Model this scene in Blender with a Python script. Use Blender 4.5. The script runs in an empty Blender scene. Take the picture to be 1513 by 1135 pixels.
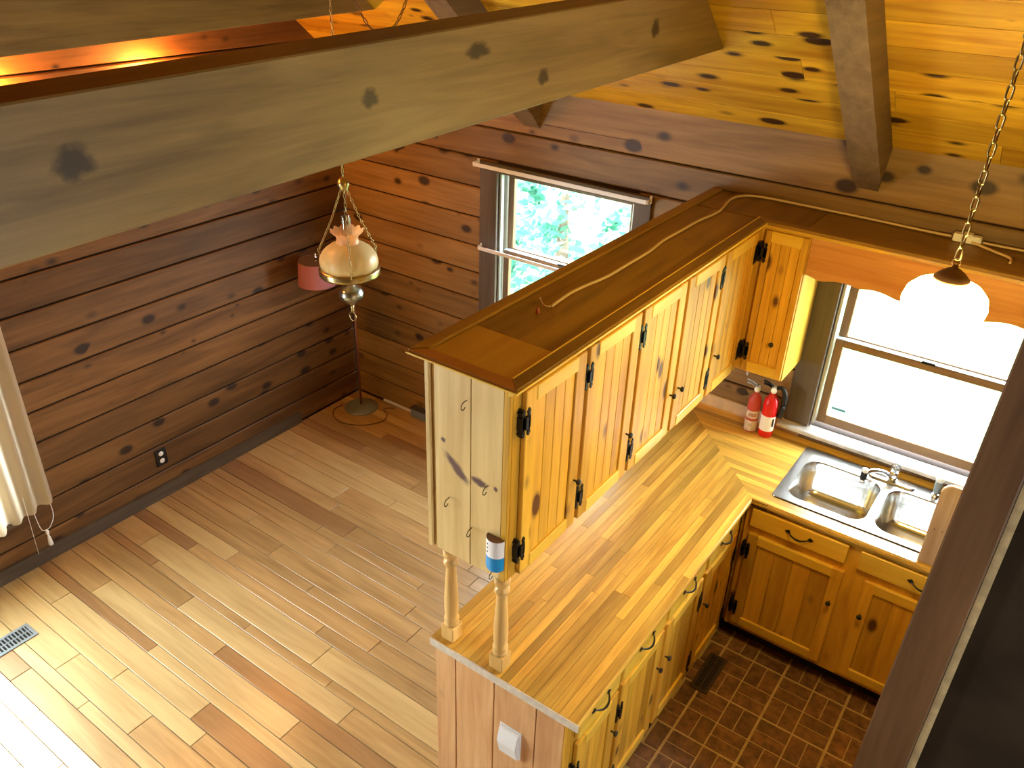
import bpy, bmesh, math, random
from mathutils import Vector, Matrix
from math import sin, cos, tan, pi, radians

random.seed(11)
C = bpy.context.scene.collection
SC = bpy.context.scene

# ---------------------------------------------------------------- camera
cam_d = bpy.data.cameras.new('camera')
cam = bpy.data.objects.new('camera', cam_d)
C.objects.link(cam)
cam_d.sensor_fit = 'HORIZONTAL'
cam_d.sensor_width = 36.0
cam_d.lens = 1219.506 / 1513 * 36
cam_d.clip_start = 0.05
RT = Vector((0.8120470767, 0.5828691545, 0.0290360809))
FW = Vector((-0.4955084718, 0.7149125682, -0.4933268431))
UP = Vector((-0.3083032591, 0.3862169967, 0.8693592651))
M = Matrix.Identity(4)
for i in range(3):
    M[i][0] = RT[i]; M[i][1] = UP[i]; M[i][2] = -FW[i]
M[0][3], M[1][3], M[2][3] = 4.15774, -3.90061, 3.25483
cam.matrix_world = M
SC.camera = cam

# ---------------------------------------------------------------- world, sun, exposure
W_ = bpy.data.worlds.new('overcast_sky'); SC.world = W_
W_.use_nodes = True
bg = W_.node_tree.nodes['Background']
bg.inputs[0].default_value = (0.90, 0.96, 1.0, 1)
bg.inputs[1].default_value = 20.0
sun_d = bpy.data.lights.new('sun', 'SUN'); sun_d.energy = 16.0; sun_d.angle = radians(1.0); sun_d.color = (1.0, 0.96, 0.88)
sun = bpy.data.objects.new('sun', sun_d); C.objects.link(sun)
sun.rotation_euler = Vector((0.74, -0.02, -0.67)).to_track_quat('-Z', 'Y').to_euler()
sun.location = (-6, -3.6, 7)
VS = SC.view_settings
VS.view_transform = 'Standard'; VS.look = 'None'; VS.gamma = 1.0; VS.use_curve_mapping = False
VS.exposure = 0.48

def portal(name, loc, normal, sx, sy):
    d = bpy.data.lights.new(name, 'AREA'); d.shape = 'RECTANGLE'; d.size = sx; d.size_y = sy
    d.cycles.is_portal = True
    o = bpy.data.objects.new(name, d); C.objects.link(o); o.location = loc
    o.rotation_euler = Vector(normal).to_track_quat('-Z', 'Z').to_euler()
    return o
PITCH = radians(40)
TP = tan(PITCH)
portal('skylight_portal', (1.775, 0.16, 1.43), (0, -1, 0), 0.86, 0.98)
portal('skylight_portal', (3.80, 0.16, 1.46), (0, -1, 0), 0.88, 0.92)
portal('skylight_portal', (-0.16, -3.5, 1.2), (1, 0, 0), 1.9, 1.72)
portal('skylight_portal', (6.36, -2.95, 1.55), (-1, 0, 0), .6, 1.2)  # sky light through the added opening in the right wall

# ---------------------------------------------------------------- materials
MATS = {}
def base_mat(name):
    m = bpy.data.materials.new(name); m.use_nodes = True
    nt = m.node_tree
    return m, nt, nt.nodes['Principled BSDF']

def plain(name, col, rough=0.5, metal=0.0, noise=0.0, emit=None, estr=0.0, spec=0.5, nscale=25):
    if name in MATS: return MATS[name]
    m, nt, b = base_mat(name)
    b.inputs['Base Color'].default_value = (*col, 1)
    b.inputs['Roughness'].default_value = rough
    b.inputs['Metallic'].default_value = metal
    b.inputs['Specular IOR Level'].default_value = spec
    if noise:
        tc = nt.nodes.new('ShaderNodeTexCoord'); n = nt.nodes.new('ShaderNodeTexNoise')
        n.inputs['Scale'].default_value = nscale; n.inputs['Detail'].default_value = 4
        nt.links.new(tc.outputs['Object'], n.inputs['Vector'])
        r = nt.nodes.new('ShaderNodeValToRGB')
        r.color_ramp.elements[0].position = .3; r.color_ramp.elements[1].position = .75
        r.color_ramp.elements[0].color = (*[c * (1 - noise) for c in col], 1)
        r.color_ramp.elements[1].color = (*[min(1, c * (1 + noise)) for c in col], 1)
        nt.links.new(n.outputs['Fac'], r.inputs['Fac']); nt.links.new(r.outputs['Color'], b.inputs['Base Color'])
    if emit:
        b.inputs['Emission Color'].default_value = (*emit, 1); b.inputs['Emission Strength'].default_value = estr
    MATS[name] = m
    return m

def wood(name, dark, light, axis='X', rough=0.5, knots=0.0, kscale=1.0, var=0.12, grain=1.0, knotcol=(0.045, 0.018, 0.008), coat=0.0, bump=0.12, spec=0.4, kasp=(3.8, 7.5)):
    key = name + axis
    if key in MATS: return MATS[key]
    m, nt, b = base_mat(name + '_' + axis.lower())
    N, L = nt.nodes, nt.links
    tc = N.new('ShaderNodeTexCoord'); oi = N.new('ShaderNodeObjectInfo')
    mul = N.new('ShaderNodeVectorMath'); mul.operation = 'SCALE'
    mul.inputs[0].default_value = (37.1, 53.7, 71.3); L.new(oi.outputs['Random'], mul.inputs['Scale'])
    add = N.new('ShaderNodeVectorMath'); add.operation = 'ADD'
    L.new(tc.outputs['Object'], add.inputs[0]); L.new(mul.outputs[0], add.inputs[1])
    def mapped(al, ac):
        mp = N.new('ShaderNodeMapping')
        s = [ac, ac, ac]; s['XYZ'.index(axis)] = al
        mp.inputs['Scale'].default_value = s
        L.new(add.outputs[0], mp.inputs['Vector'])
        return mp.outputs[0]
    g = N.new('ShaderNodeTexNoise'); g.inputs['Scale'].default_value = 1.0; g.inputs['Detail'].default_value = 7
    g.inputs['Roughness'].default_value = .62; g.inputs['Distortion'].default_value = .6
    L.new(mapped(2.2 * grain, 42 * grain), g.inputs['Vector'])
    g2 = N.new('ShaderNodeTexNoise'); g2.inputs['Scale'].default_value = 1.0; g2.inputs['Detail'].default_value = 3
    g2.inputs['Distortion'].default_value = 1.2
    L.new(mapped(1.1, 9), g2.inputs['Vector'])
    mx = N.new('ShaderNodeMath'); mx.operation = 'MULTIPLY_ADD'; mx.inputs[1].default_value = .45
    L.new(g.outputs['Fac'], mx.inputs[0])
    m2 = N.new('ShaderNodeMath'); m2.operation = 'MULTIPLY'; m2.inputs[1].default_value = .55
    L.new(g2.outputs['Fac'], m2.inputs[0]); L.new(m2.outputs[0], mx.inputs[2])
    r = N.new('ShaderNodeValToRGB')
    r.color_ramp.elements[0].position = .36; r.color_ramp.elements[1].position = .64
    r.color_ramp.elements[0].color = (*dark, 1); r.color_ramp.elements[1].color = (*light, 1)
    L.new(mx.outputs[0], r.inputs['Fac'])
    col = r.outputs['Color']
    if knots:
        v = N.new('ShaderNodeTexVoronoi'); v.inputs['Scale'].default_value = kscale; v.inputs['Randomness'].default_value = 1
        L.new(mapped(*kasp), v.inputs['Vector'])
        sepc = N.new('ShaderNodeSeparateColor'); L.new(v.outputs['Color'], sepc.inputs[0])
        # only some cells carry a knot, each with its own size
        th = N.new('ShaderNodeMath'); th.operation = 'MULTIPLY_ADD'; th.inputs[1].default_value = .40; th.inputs[2].default_value = -.40 * (1 - knots)
        L.new(sepc.outputs[0], th.inputs[0])
        sb = N.new('ShaderNodeMath'); sb.operation = 'SUBTRACT'; L.new(th.outputs[0], sb.inputs[0]); L.new(v.outputs['Distance'], sb.inputs[1])
        kr = N.new('ShaderNodeMapRange'); kr.inputs['From Min'].default_value = -.10; kr.inputs['From Max'].default_value = .06
        L.new(sb.outputs[0], kr.inputs['Value'])
        pw = N.new('ShaderNodeMath'); pw.operation = 'POWER'; pw.inputs[1].default_value = 1.6; L.new(kr.outputs[0], pw.inputs[0])
        mk = N.new('ShaderNodeMix'); mk.data_type = 'RGBA'
        L.new(pw.outputs[0], mk.inputs['Factor']); L.new(col, mk.inputs['A']); mk.inputs['B'].default_value = (*knotcol, 1)
        col = mk.outputs['Result']
    if var:
        vm = N.new('ShaderNodeMapRange'); vm.inputs['To Min'].default_value = 1 - var; vm.inputs['To Max'].default_value = 1 + var
        L.new(oi.outputs['Random'], vm.inputs['Value'])
        hs = N.new('ShaderNodeHueSaturation'); L.new(vm.outputs[0], hs.inputs['Value']); L.new(col, hs.inputs['Color'])
        col = hs.outputs['Color']
    L.new(col, b.inputs['Base Color'])
    b.inputs['Roughness'].default_value = rough
    b.inputs['Specular IOR Level'].default_value = spec
    if coat:
        b.inputs['Coat Weight'].default_value = coat; b.inputs['Coat Roughness'].default_value = .26
    bp = N.new('ShaderNodeBump'); bp.inputs['Strength'].default_value = bump; bp.inputs['Distance'].default_value = .004
    L.new(g.outputs['Fac'], bp.inputs['Height']); L.new(bp.outputs[0], b.inputs['Normal'])
    MATS[key] = m
    return m

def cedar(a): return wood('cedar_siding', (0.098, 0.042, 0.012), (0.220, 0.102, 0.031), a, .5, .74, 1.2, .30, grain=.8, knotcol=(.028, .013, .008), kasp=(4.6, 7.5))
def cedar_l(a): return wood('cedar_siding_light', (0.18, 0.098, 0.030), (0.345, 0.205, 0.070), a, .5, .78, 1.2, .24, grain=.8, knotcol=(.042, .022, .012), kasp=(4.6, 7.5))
def pine_ceil(a): return wood('ceiling_pine', (0.42, 0.195, 0.010), (0.76, 0.46, 0.032), a, .42, .80, 1.6, .16, grain=.45, knotcol=(.045, .017, .006), kasp=(3.0, 7.5))
def pine(a): return wood('cabinet_pine', (0.48, 0.225, 0.018), (0.78, 0.45, 0.046), a, .42, .66, 1.3, .20, grain=.6, knotcol=(.10, .033, .008), coat=.06, kasp=(4, 8))
def pine_rail(a): return wood('cabinet_pine_pale', (0.70, 0.41, 0.040), (0.84, 0.56, 0.075), a, .32, 0, 1, .06, coat=.06)
def pine_end(a): return wood('end_panel_pine', (0.60, 0.40, 0.145), (0.80, 0.60, 0.26), a, .45, .62, 1.0, .06, grain=.6, knotcol=(.16, .07, .045))
def turned(a): return wood('turned_pine', (0.62, 0.36, 0.10), (0.80, 0.54, 0.20), a, .38, 0, 1, .04)
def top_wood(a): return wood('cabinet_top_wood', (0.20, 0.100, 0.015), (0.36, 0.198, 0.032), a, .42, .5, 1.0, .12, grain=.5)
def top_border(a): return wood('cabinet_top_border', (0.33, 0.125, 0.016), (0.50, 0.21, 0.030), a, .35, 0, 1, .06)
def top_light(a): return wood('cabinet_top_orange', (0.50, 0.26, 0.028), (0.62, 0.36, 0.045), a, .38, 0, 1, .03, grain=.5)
def beam_w(a): return wood('stained_beam', (0.155, 0.097, 0.034), (0.295, 0.193, 0.066), a, .5, .30, .35, .03, knotcol=(.05, .03, .014))
def rafter_w(a): return wood('dark_rafter', (0.13, 0.085, 0.045), (0.22, 0.15, 0.085), a, .6, .2, .5, .03)
def post_w(a): return wood('red_brown_post', (0.090, 0.040, 0.014), (0.160, 0.080, 0.030), a, .55, .35, .35, .03)
def oak_f(a): return wood('oak_floor', (0.32, 0.200, 0.078), (0.51, 0.350, 0.152), a, .34, .16, .6, .12, coat=.9, knotcol=(.20, .11, .05))
def oak_fl(a): return wood('oak_floor_pale', (0.46, 0.325, 0.138), (0.63, 0.485, 0.23), a, .34, .18, .6, .05, coat=.9, knotcol=(.27, .16, .08))
def oak_fb(a): return wood('oak_floor_brown', (0.24, 0.135, 0.055), (0.37, 0.220, 0.095), a, .34, 0, .6, .06, coat=.9)
def butcher(a): return wood('butcher_block', (0.40, 0.215, 0.032), (0.72, 0.46, 0.088), a, .30, 0, 1, .34, grain=1.4, coat=.10)
def casing_w(a): return wood('grey_brown_trim', (0.075, 0.055, 0.038), (0.13, 0.098, 0.068), a, .5, 0, 1, .05)
def sash_w(a): return wood('brown_sash', (0.15, 0.085, 0.035), (0.26, 0.155, 0.07), a, .45, 0, 1, .05)

def mottled(name, c0, c1, scale, rough, var):
    m, nt, b = base_mat(name); N, L = nt.nodes, nt.links
    tc = N.new('ShaderNodeTexCoord'); oi = N.new('ShaderNodeObjectInfo')
    mul = N.new('ShaderNodeVectorMath'); mul.operation = 'SCALE'; mul.inputs[0].default_value = (31, 57, 83); L.new(oi.outputs['Random'], mul.inputs['Scale'])
    add = N.new('ShaderNodeVectorMath'); L.new(tc.outputs['Object'], add.inputs[0]); L.new(mul.outputs[0], add.inputs[1])
    n = N.new('ShaderNodeTexNoise'); n.inputs['Scale'].default_value = scale; n.inputs['Detail'].default_value = 6; n.inputs['Roughness'].default_value = .65
    L.new(add.outputs[0], n.inputs['Vector'])
    r = N.new('ShaderNodeValToRGB'); r.color_ramp.elements[0].position = .35; r.color_ramp.elements[1].position = .68
    r.color_ramp.elements[0].color = (*c0, 1); r.color_ramp.elements[1].color = (*c1, 1); L.new(n.outputs['Fac'], r.inputs['Fac'])
    vm = N.new('ShaderNodeMapRange'); vm.inputs['To Min'].default_value = 1 - var; vm.inputs['To Max'].default_value = 1 + var; L.new(oi.outputs['Random'], vm.inputs['Value'])
    hs = N.new('ShaderNodeHueSaturation'); L.new(vm.outputs[0], hs.inputs['Value']); L.new(r.outputs['Color'], hs.inputs['Color'])
    L.new(hs.outputs['Color'], b.inputs['Base Color']); b.inputs['Roughness'].default_value = rough
    return m
def with_knots(src, name, spots, col):
    """copy of a wood material with knots at given places; spots: (centre xyz, half sizes xyz, angle about axis, axis)"""
    m = src.copy(); m.name = name; nt = m.node_tree; N, L = nt.nodes, nt.links
    b = next(n for n in N if n.type == 'BSDF_PRINCIPLED'); tc = N.new('ShaderNodeTexCoord')
    cur = b.inputs['Base Color'].links[0].from_socket
    for c, h, ang, ax in spots:
        mp = N.new('ShaderNodeMapping'); mp.vector_type = 'TEXTURE'
        mp.inputs['Location'].default_value = c; mp.inputs['Scale'].default_value = h
        r = [0, 0, 0]; r[ax] = ang; mp.inputs['Rotation'].default_value = r
        L.new(tc.outputs['Object'], mp.inputs['Vector'])
        nz = N.new('ShaderNodeTexNoise'); nz.inputs['Scale'].default_value = 1.3; L.new(mp.outputs[0], nz.inputs['Vector'])
        ln = N.new('ShaderNodeVectorMath'); ln.operation = 'LENGTH'; L.new(mp.outputs[0], ln.inputs[0])
        ad = N.new('ShaderNodeMath'); ad.operation = 'ADD'; L.new(ln.outputs['Value'], ad.inputs[0]); L.new(nz.outputs['Fac'], ad.inputs[1])
        mr = N.new('ShaderNodeMapRange'); mr.inputs['From Min'].default_value = 1.75; mr.inputs['From Max'].default_value = 1.05; mr.interpolation_type = 'SMOOTHSTEP'
        L.new(ad.outputs[0], mr.inputs['Value'])
        mx = N.new('ShaderNodeMix'); mx.data_type = 'RGBA'; L.new(mr.outputs[0], mx.inputs['Factor']); L.new(cur, mx.inputs['A']); mx.inputs['B'].default_value = (*col, 1)
        cur = mx.outputs['Result']
    L.new(cur, b.inputs['Base Color'])
    return m
BRICK = mottled('brick_vinyl', (0.075, 0.030, 0.012), (0.235, 0.105, 0.040), 22, .45, .16)
GROUT = plain('brick_grout', (0.42, 0.285, 0.115), .6, noise=.15)
DARK = plain('dark_gap', (0.035, 0.018, 0.010), .9)
BLACK = plain('black_iron', (0.014, 0.013, 0.012), .42, .4)
STEEL = plain('stainless_steel', (0.62, 0.62, 0.60), .24, 1.0)
CHROME = plain('chrome', (0.75, 0.76, 0.78), .10, 1.0)
WHITEP = plain('white_plastic', (0.86, 0.87, 0.88), .35)
WHITEM = plain('white_metal', (0.80, 0.82, 0.84), .35)
BRASS = plain('aged_brass', (0.42, 0.34, 0.16), .28, 1.0)
PEWTER = plain('antique_pewter', (0.34, 0.36, 0.33), .28, 1.0)
BRONZE = plain('brown_bronze', (0.16, 0.085, 0.05), .4, .6)
GREYM = plain('grey_metal', (0.20, 0.245, 0.285), .3, .15)
PALE_EDGE = plain('pale_edge_band', (0.66, 0.60, 0.50), .4, noise=.12, nscale=40)

def glass_mat(name, tint=(1, 1, 1), fac=0.06, rough=0.0):
    m = bpy.data.materials.new(name); m.use_nodes = True
    nt = m.node_tree; nt.nodes.clear()
    out = nt.nodes.new('ShaderNodeOutputMaterial'); mx = nt.nodes.new('ShaderNodeMixShader')
    t = nt.nodes.new('ShaderNodeBsdfTransparent'); t.inputs[0].default_value = (*tint, 1)
    g = nt.nodes.new('ShaderNodeBsdfGlossy'); g.inputs['Roughness'].default_value = rough
    mx.inputs[0].default_value = fac
    nt.links.new(t.outputs[0], mx.inputs[1]); nt.links.new(g.outputs[0], mx.inputs[2]); nt.links.new(mx.outputs[0], out.inputs[0])
    return m
PANE = glass_mat('window_glass', (.97, 1, 1), .05)
CLEAR = glass_mat('clear_glass', (.86, .84, .80), .22, .05)
ACRYLIC = glass_mat('clear_acrylic', (.8, .84, .86), .35, .08)

def translucent(name, col, trans=.5, rough=.3):
    m, nt, b = base_mat(name)
    b.inputs['Base Color'].default_value = (*col, 1); b.inputs['Roughness'].default_value = rough
    t = nt.nodes.new('ShaderNodeBsdfTranslucent'); t.inputs[0].default_value = (*col, 1)
    mx = nt.nodes.new('ShaderNodeMixShader'); mx.inputs[0].default_value = trans
    nt.links.new(b.outputs[0], mx.inputs[1]); nt.links.new(t.outputs[0], mx.inputs[2])
    nt.links.new(mx.outputs[0], nt.nodes['Material Output'].inputs[0])
    return m

# ---------------------------------------------------------------- helpers
def wloc(o):
    v = Vector((0, 0, 0))
    while o is not None:
        v += o.location; o = o.parent
    return v

def link(name, mesh, mat, center, parent=None):
    o = bpy.data.objects.new(name, mesh); C.objects.link(o)
    if mat is not None and not mesh.materials: mesh.materials.append(mat)
    if parent is not None:
        o.location = Vector(center) - wloc(parent); o.parent = parent
    else:
        o.location = center
    return o

def obj(name, bm, mat, parent=None, center=None, smooth=False):
    """finish a bmesh given in world coordinates; origin goes to its middle"""
    if center is None:
        xs = [v.co for v in bm.verts]
        lo = Vector([min(c[i] for c in xs) for i in range(3)]); hi = Vector([max(c[i] for c in xs) for i in range(3)])
        center = (lo + hi) / 2
    bmesh.ops.translate(bm, verts=bm.verts, vec=-Vector(center))
    bmesh.ops.recalc_face_normals(bm, faces=bm.faces)
    if smooth:
        for f in bm.faces: f.smooth = True
    me = bpy.data.meshes.new(name); bm.to_mesh(me); bm.free()
    return link(name, me, mat, center, parent)

def add_box(bm, x0, x1, y0, y1, z0, z1, bevel=0.0):
    r = bmesh.ops.create_cube(bm, size=1.0)
    vs = r['verts']
    for v in vs:
        v.co = Vector(((x0 + x1) / 2 + v.co.x * (x1 - x0), (y0 + y1) / 2 + v.co.y * (y1 - y0), (z0 + z1) / 2 + v.co.z * (z1 - z0)))
    if bevel:
        es = list({e for v in vs for e in v.link_edges})
        bmesh.ops.bevel(bm, geom=es, offset=bevel, segments=1, affect='EDGES')

def box(name, x0, x1, y0, y1, z0, z1, mat, parent=None, bevel=0.0):
    bm = bmesh.new(); add_box(bm, min(x0, x1), max(x0, x1), min(y0, y1), max(y0, y1), min(z0, z1), max(z0, z1), bevel)
    return obj(name, bm, mat, parent)

def add_prism(bm, poly, a0, a1, axis):
    """poly: 2D points in the two axes other than axis"""
    def P(p, a):
        q = list(p); q.insert(axis, a); return Vector(q)
    A = [bm.verts.new(P(p, a0)) for p in poly]; B = [bm.verts.new(P(p, a1)) for p in poly]
    n = len(poly)
    bm.faces.new(A); bm.faces.new(B[::-1])
    for i in range(n):
        bm.faces.new((A[i], B[i], B[(i + 1) % n], A[(i + 1) % n]))

def prism(name, poly, a0, a1, axis, mat, parent=None, bevel=0):
    bm = bmesh.new(); add_prism(bm, poly, a0, a1, axis)
    if bevel: bmesh.ops.bevel(bm, geom=list(bm.edges), offset=bevel, segments=1, affect='EDGES')
    return obj(name, bm, mat, parent)

def add_lathe(bm, prof, cx, cy, seg=24, rib=None, wob=None):
    """prof: (r, z) list"""
    rings = []
    for k, (r, z) in enumerate(prof):
        ring = []
        for i in range(seg):
            a = 2 * pi * i / seg
            rr, zz = r, z
            if rib: rr = r * (1 + rib(k, a))
            if wob: zz = z + wob(k, a)
            ring.append(bm.verts.new((cx + rr * cos(a), cy + rr * sin(a), zz)))
        rings.append(ring)
    for a, b in zip(rings, rings[1:]):
        for i in range(seg):
            bm.faces.new((a[i], a[(i + 1) % seg], b[(i + 1) % seg], b[i]))
    return rings

def lathe(name, prof, cx, cy, mat, parent=None, seg=24, cap=True, rib=None, wob=None, smooth=True):
    bm = bmesh.new(); rings = add_lathe(bm, prof, cx, cy, seg, rib, wob)
    if cap:
        for ring in (rings[0], rings[-1]):
            try: bm.faces.new(ring)
            except ValueError: pass
    return obj(name, bm, mat, parent, smooth=smooth)

def add_tube(bm, pts, r, seg=8, closed=False):
    pts = [Vector(p) for p in pts]; n = len(pts); rings = []
    up = Vector((0, 0, 1))
    for i, p in enumerate(pts):
        if closed: t = pts[(i + 1) % n] - pts[i - 1]
        else: t = pts[min(i + 1, n - 1)] - pts[max(i - 1, 0)]
        t.normalize()
        u = t.cross(up)
        if u.length < .05: u = t.cross(Vector((1, 0, 0)))
        u.normalize(); v = t.cross(u)
        rr = r[i] if isinstance(r, (list, tuple)) else r
        rings.append([bm.verts.new(p + rr * (cos(2 * pi * k / seg) * u + sin(2 * pi * k / seg) * v)) for k in range(seg)])
    pairs = list(zip(rings, rings[1:]))
    if closed: pairs.append((rings[-1], rings[0]))
    for a, b in pairs:
        for k in range(seg): bm.faces.new((a[k], a[(k + 1) % seg], b[(k + 1) % seg], b[k]))
    if not closed:
        bm.faces.new(rings[0]); bm.faces.new(rings[-1][::-1])

def tube(name, pts, r, mat, parent=None, seg=8, closed=False):
    bm = bmesh.new(); add_tube(bm, pts, r, seg, closed)
    return obj(name, bm, mat, parent, smooth=True)

def smooth_path(pts, n=6):
    pts = [Vector(p) for p in pts]; out = []
    for i in range(len(pts) - 1):
        p0 = pts[max(i - 1, 0)]; p1 = pts[i]; p2 = pts[i + 1]; p3 = pts[min(i + 2, len(pts) - 1)]
        for k in range(n):
            t = k / n
            out.append(.5 * ((2 * p1) + (p2 - p0) * t + (2 * p0 - 5 * p1 + 4 * p2 - p3) * t * t + (3 * p1 - p0 - 3 * p2 + p3) * t ** 3))
    out.append(pts[-1]); return out

def chain(name, pts, ll, lw, wr, mat, parent=None):
    """oval links strung along a polyline"""
    pts = [Vector(p) for p in pts]; bm = bmesh.new()
    d = [0]
    for a, b in zip(pts, pts[1:]): d.append(d[-1] + (b - a).length)
    step = ll - 2.2 * wr; n = int(d[-1] / step)
    def at(s):
        for i in range(len(pts) - 1):
            if s <= d[i + 1] or i == len(pts) - 2:
                f = (s - d[i]) / max(1e-9, d[i + 1] - d[i]); return pts[i].lerp(pts[i + 1], f), (pts[i + 1] - pts[i]).normalized()
    for k in range(n):
        p, t = at((k + .5) * step)
        u = t.cross(Vector((.3, .9, .1))).normalized(); v = t.cross(u)
        if k % 2: u, v = v, u
        h = ll / 2 - lw / 2; w = lw / 2 - wr
        loop = []
        for q in range(12):
            a = 2 * pi * q / 12
            loop.append(p + t * (sin(a) * w + (h if sin(a) > 0 else -h)) + u * (cos(a) * w))
        # thin ring around the loop
        rings = []
        m = len(loop)
        for i in range(m):
            tt = (loop[(i + 1) % m] - loop[i - 1]).normalized(); s = tt.cross(v)
            rings.append([bm.verts.new(loop[i] + wr * (cos(2 * pi * j / 5) * s + sin(2 * pi * j / 5) * v)) for j in range(5)])
        for i in range(m):
            a, b = rings[i], rings[(i + 1) % m]
            for j in range(5): bm.faces.new((a[j], a[(j + 1) % 5], b[(j + 1) % 5], b[j]))
    return obj(name, bm, mat, parent, smooth=True)

def tag(o, label, cat, group=None):
    o['label'] = label; o['category'] = cat
    if group: o['group'] = group
    return o
def struct(o, label=None):
    o['kind'] = 'structure'
    if label: o['label'] = label
    return o
def thing(name, loc, label, cat, group=None):
    o = bpy.data.objects.new(name, None); C.objects.link(o); o.location = loc; o.empty_display_size = .1
    return tag(o, label, cat, group)
def sempty(name, loc, label):
    o = bpy.data.objects.new(name, None); C.objects.link(o); o.location = loc; o.empty_display_size = .1
    return struct(o, label)

# ================================================================ SETTING
RX = 6.2          # right wall
YB = -7.6         # back wall
ZW = 2.43         # eaves
RIDGE_Y = -3.8
def zc(y):        # underside of the roof boards
    return ZW - TP * y if y > RIDGE_Y else ZW + TP * (y - YB)

# ---- floor of the living side: slab and loose-length oak boards
fl = struct(box('floor', -.02, RX, YB, .02, -.12, -.02, DARK), 'wide oak plank floor of the dining side')
seams = [-3.72, -3.60, -3.50, -3.40, -3.29, -3.222, -3.109, -3.026, -2.923, -2.862, -2.733, -2.645, -2.532, -2.470, -2.347, -2.262, -2.150, -2.096,
         -1.948, -1.871, -1.769, -1.700, -1.575, -1.477, -1.382, -1.319, -1.194, -1.095, -.942, -.860, -.724, -.605, -.533, -.401, -.317, -.200, -.125, -.004]
butts = {-2.862: [.79, 1.397], -3.026: [.688, 2.0], -2.923: [1.09, 2.2], -2.733: [1.062, 1.673], -2.645: [.35, 1.549], -2.532: [1.043, 2.3],
         -2.470: [.435, 1.96], -2.347: [1.318], -2.262: [.90, 2.108], -2.150: [.5, 1.302, 1.908], -1.948: [.55, 1.616], -1.871: [.8, 1.919],
         -1.700: [.95, 2.026], -2.096: [.3, 1.75], -1.769: [1.35], -1.575: [.62, 1.9], -1.477: [1.2]}
brown = {(-2.347, 1), (-2.532, 0), (-2.150, 0), (-1.319, 0)}
pale = {(-2.862, 0), (-2.862, 1), (-2.733, 1), (-2.262, 1), (-2.470, 1), (-2.532, 1), (-2.733, 0), (-2.923, 0), (-2.923, 1)}
rng = random.Random(5)
XE = 2.70
for a, b in zip(seams, seams[1:]):
    cuts = butts.get(a)
    if cuts is None:
        cuts = []; x = rng.uniform(.25, 1.2)
        while x < XE - .2:
            cuts.append(x); x += rng.uniform(.55, 1.3)
    xs = [0.004] + cuts + [XE if b > -2.25 else 3.30 if b > -2.6 else 4.4]
    for i, (xa, xb) in enumerate(zip(xs, xs[1:])):
        r = rng.random()
        mt = oak_fb('X') if (a, i) in brown else oak_fl('X') if (a, i) in pale else (oak_fl('X') if r < .30 else oak_fb('X') if r > .95 else oak_f('X'))
        box('floor_plank', xa + .0015, xb - .0015, a + .0015, b - .0015, -.02, -rng.uniform(0, .0008), mt, fl, .0016)
# rest of the floor that lies under the loft
struct(box('floor', 0.0, RX, YB, -3.725, -.02, -.001, oak_f('X')), 'oak floor under the loft')

# ---- kitchen floor: brick patterned vinyl
kf = struct(box('floor', 3.27, RX, -3.6, -.02, -.0195, -.003, GROUT), 'brick pattern vinyl floor of the kitchen')
for o in [kf]: pass
MOD = .1525
for i in range(-2, 8):
    for j in range(-1, 12):
        x0 = 3.512 + i * MOD; y1 = -.735 - j * MOD
        xa, xb = x0 + (.006 if i % 2 else .0035), x0 + MOD - (.0035 if i % 2 else .006)
        ya, yb = y1 - MOD + (.006 if j % 2 else .0035), y1 - (.0035 if j % 2 else .006)
        if xb < 3.28 or xb > 4.75: continue
        if (i + j) % 2 == 0:
            xm = (xa + xb) / 2; rects = [(xa, xm - .0025, ya, yb), (xm + .0025, xb, ya, yb)]
        else:
            ym = (ya + yb) / 2; rects = [(xa, xb, ya, ym - .0025), (xa, xb, ym + .0025, yb)]
        for q in rects:
            xq = max(q[0], 3.275)
            if q[1] - xq < .02: continue
            box('floor_brick', xq, q[1], q[2], q[3], -.003, .0, BRICK, kf, .001)

# ---- walls
def wall_boards(wall, axis, fixed0, fixed1, lo, hi, holes, zs, matf, joints):
    """horizontal siding boards on a wall; axis 0: along x at y fixed; axis 1: along y at x fixed"""
    for zi, (z0, z1) in enumerate(zip(zs, zs[1:])):
        zm = (z0 + z1) / 2
        segs = [(lo(zm, z0) if callable(lo) else lo, hi(zm, z0) if callable(hi) else hi)]
        for h0, h1, hz0, hz1 in holes:
            if z1 > hz0 + .02 and z0 < hz1 - .02:
                new = []
                for s0, s1 in segs:
                    if h1 <= s0 or h0 >= s1: new.append((s0, s1)); continue
                    if h0 > s0: new.append((s0, h0))
                    if h1 < s1: new.append((h1, s1))
                segs = new
        out = []
        for s0, s1 in segs:
            j = joints(zi)
            if j is not None and s0 + .3 < j < s1 - .3: out += [(s0, j), (j, s1)]
            else: out.append((s0, s1))
        for s0, s1 in out:
            if s1 - s0 < .03: continue
            g = .0045
            if axis == 0: box('siding_board', s0 + .001, s1 - .001, fixed0, fixed1, z0 + g, z1 - g, matf(zi)('X'), wall, .006)
            else: box('siding_board', fixed0, fixed1, s0 + .001, s1 - .001, z0 + g, z1 - g, matf(zi)('Y'), wall, .006)

ZS = [0.004, .175, .358, .541, .722, .905, 1.085, 1.268, 1.447, 1.634, 1.822, 2.006, 2.189]
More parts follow.
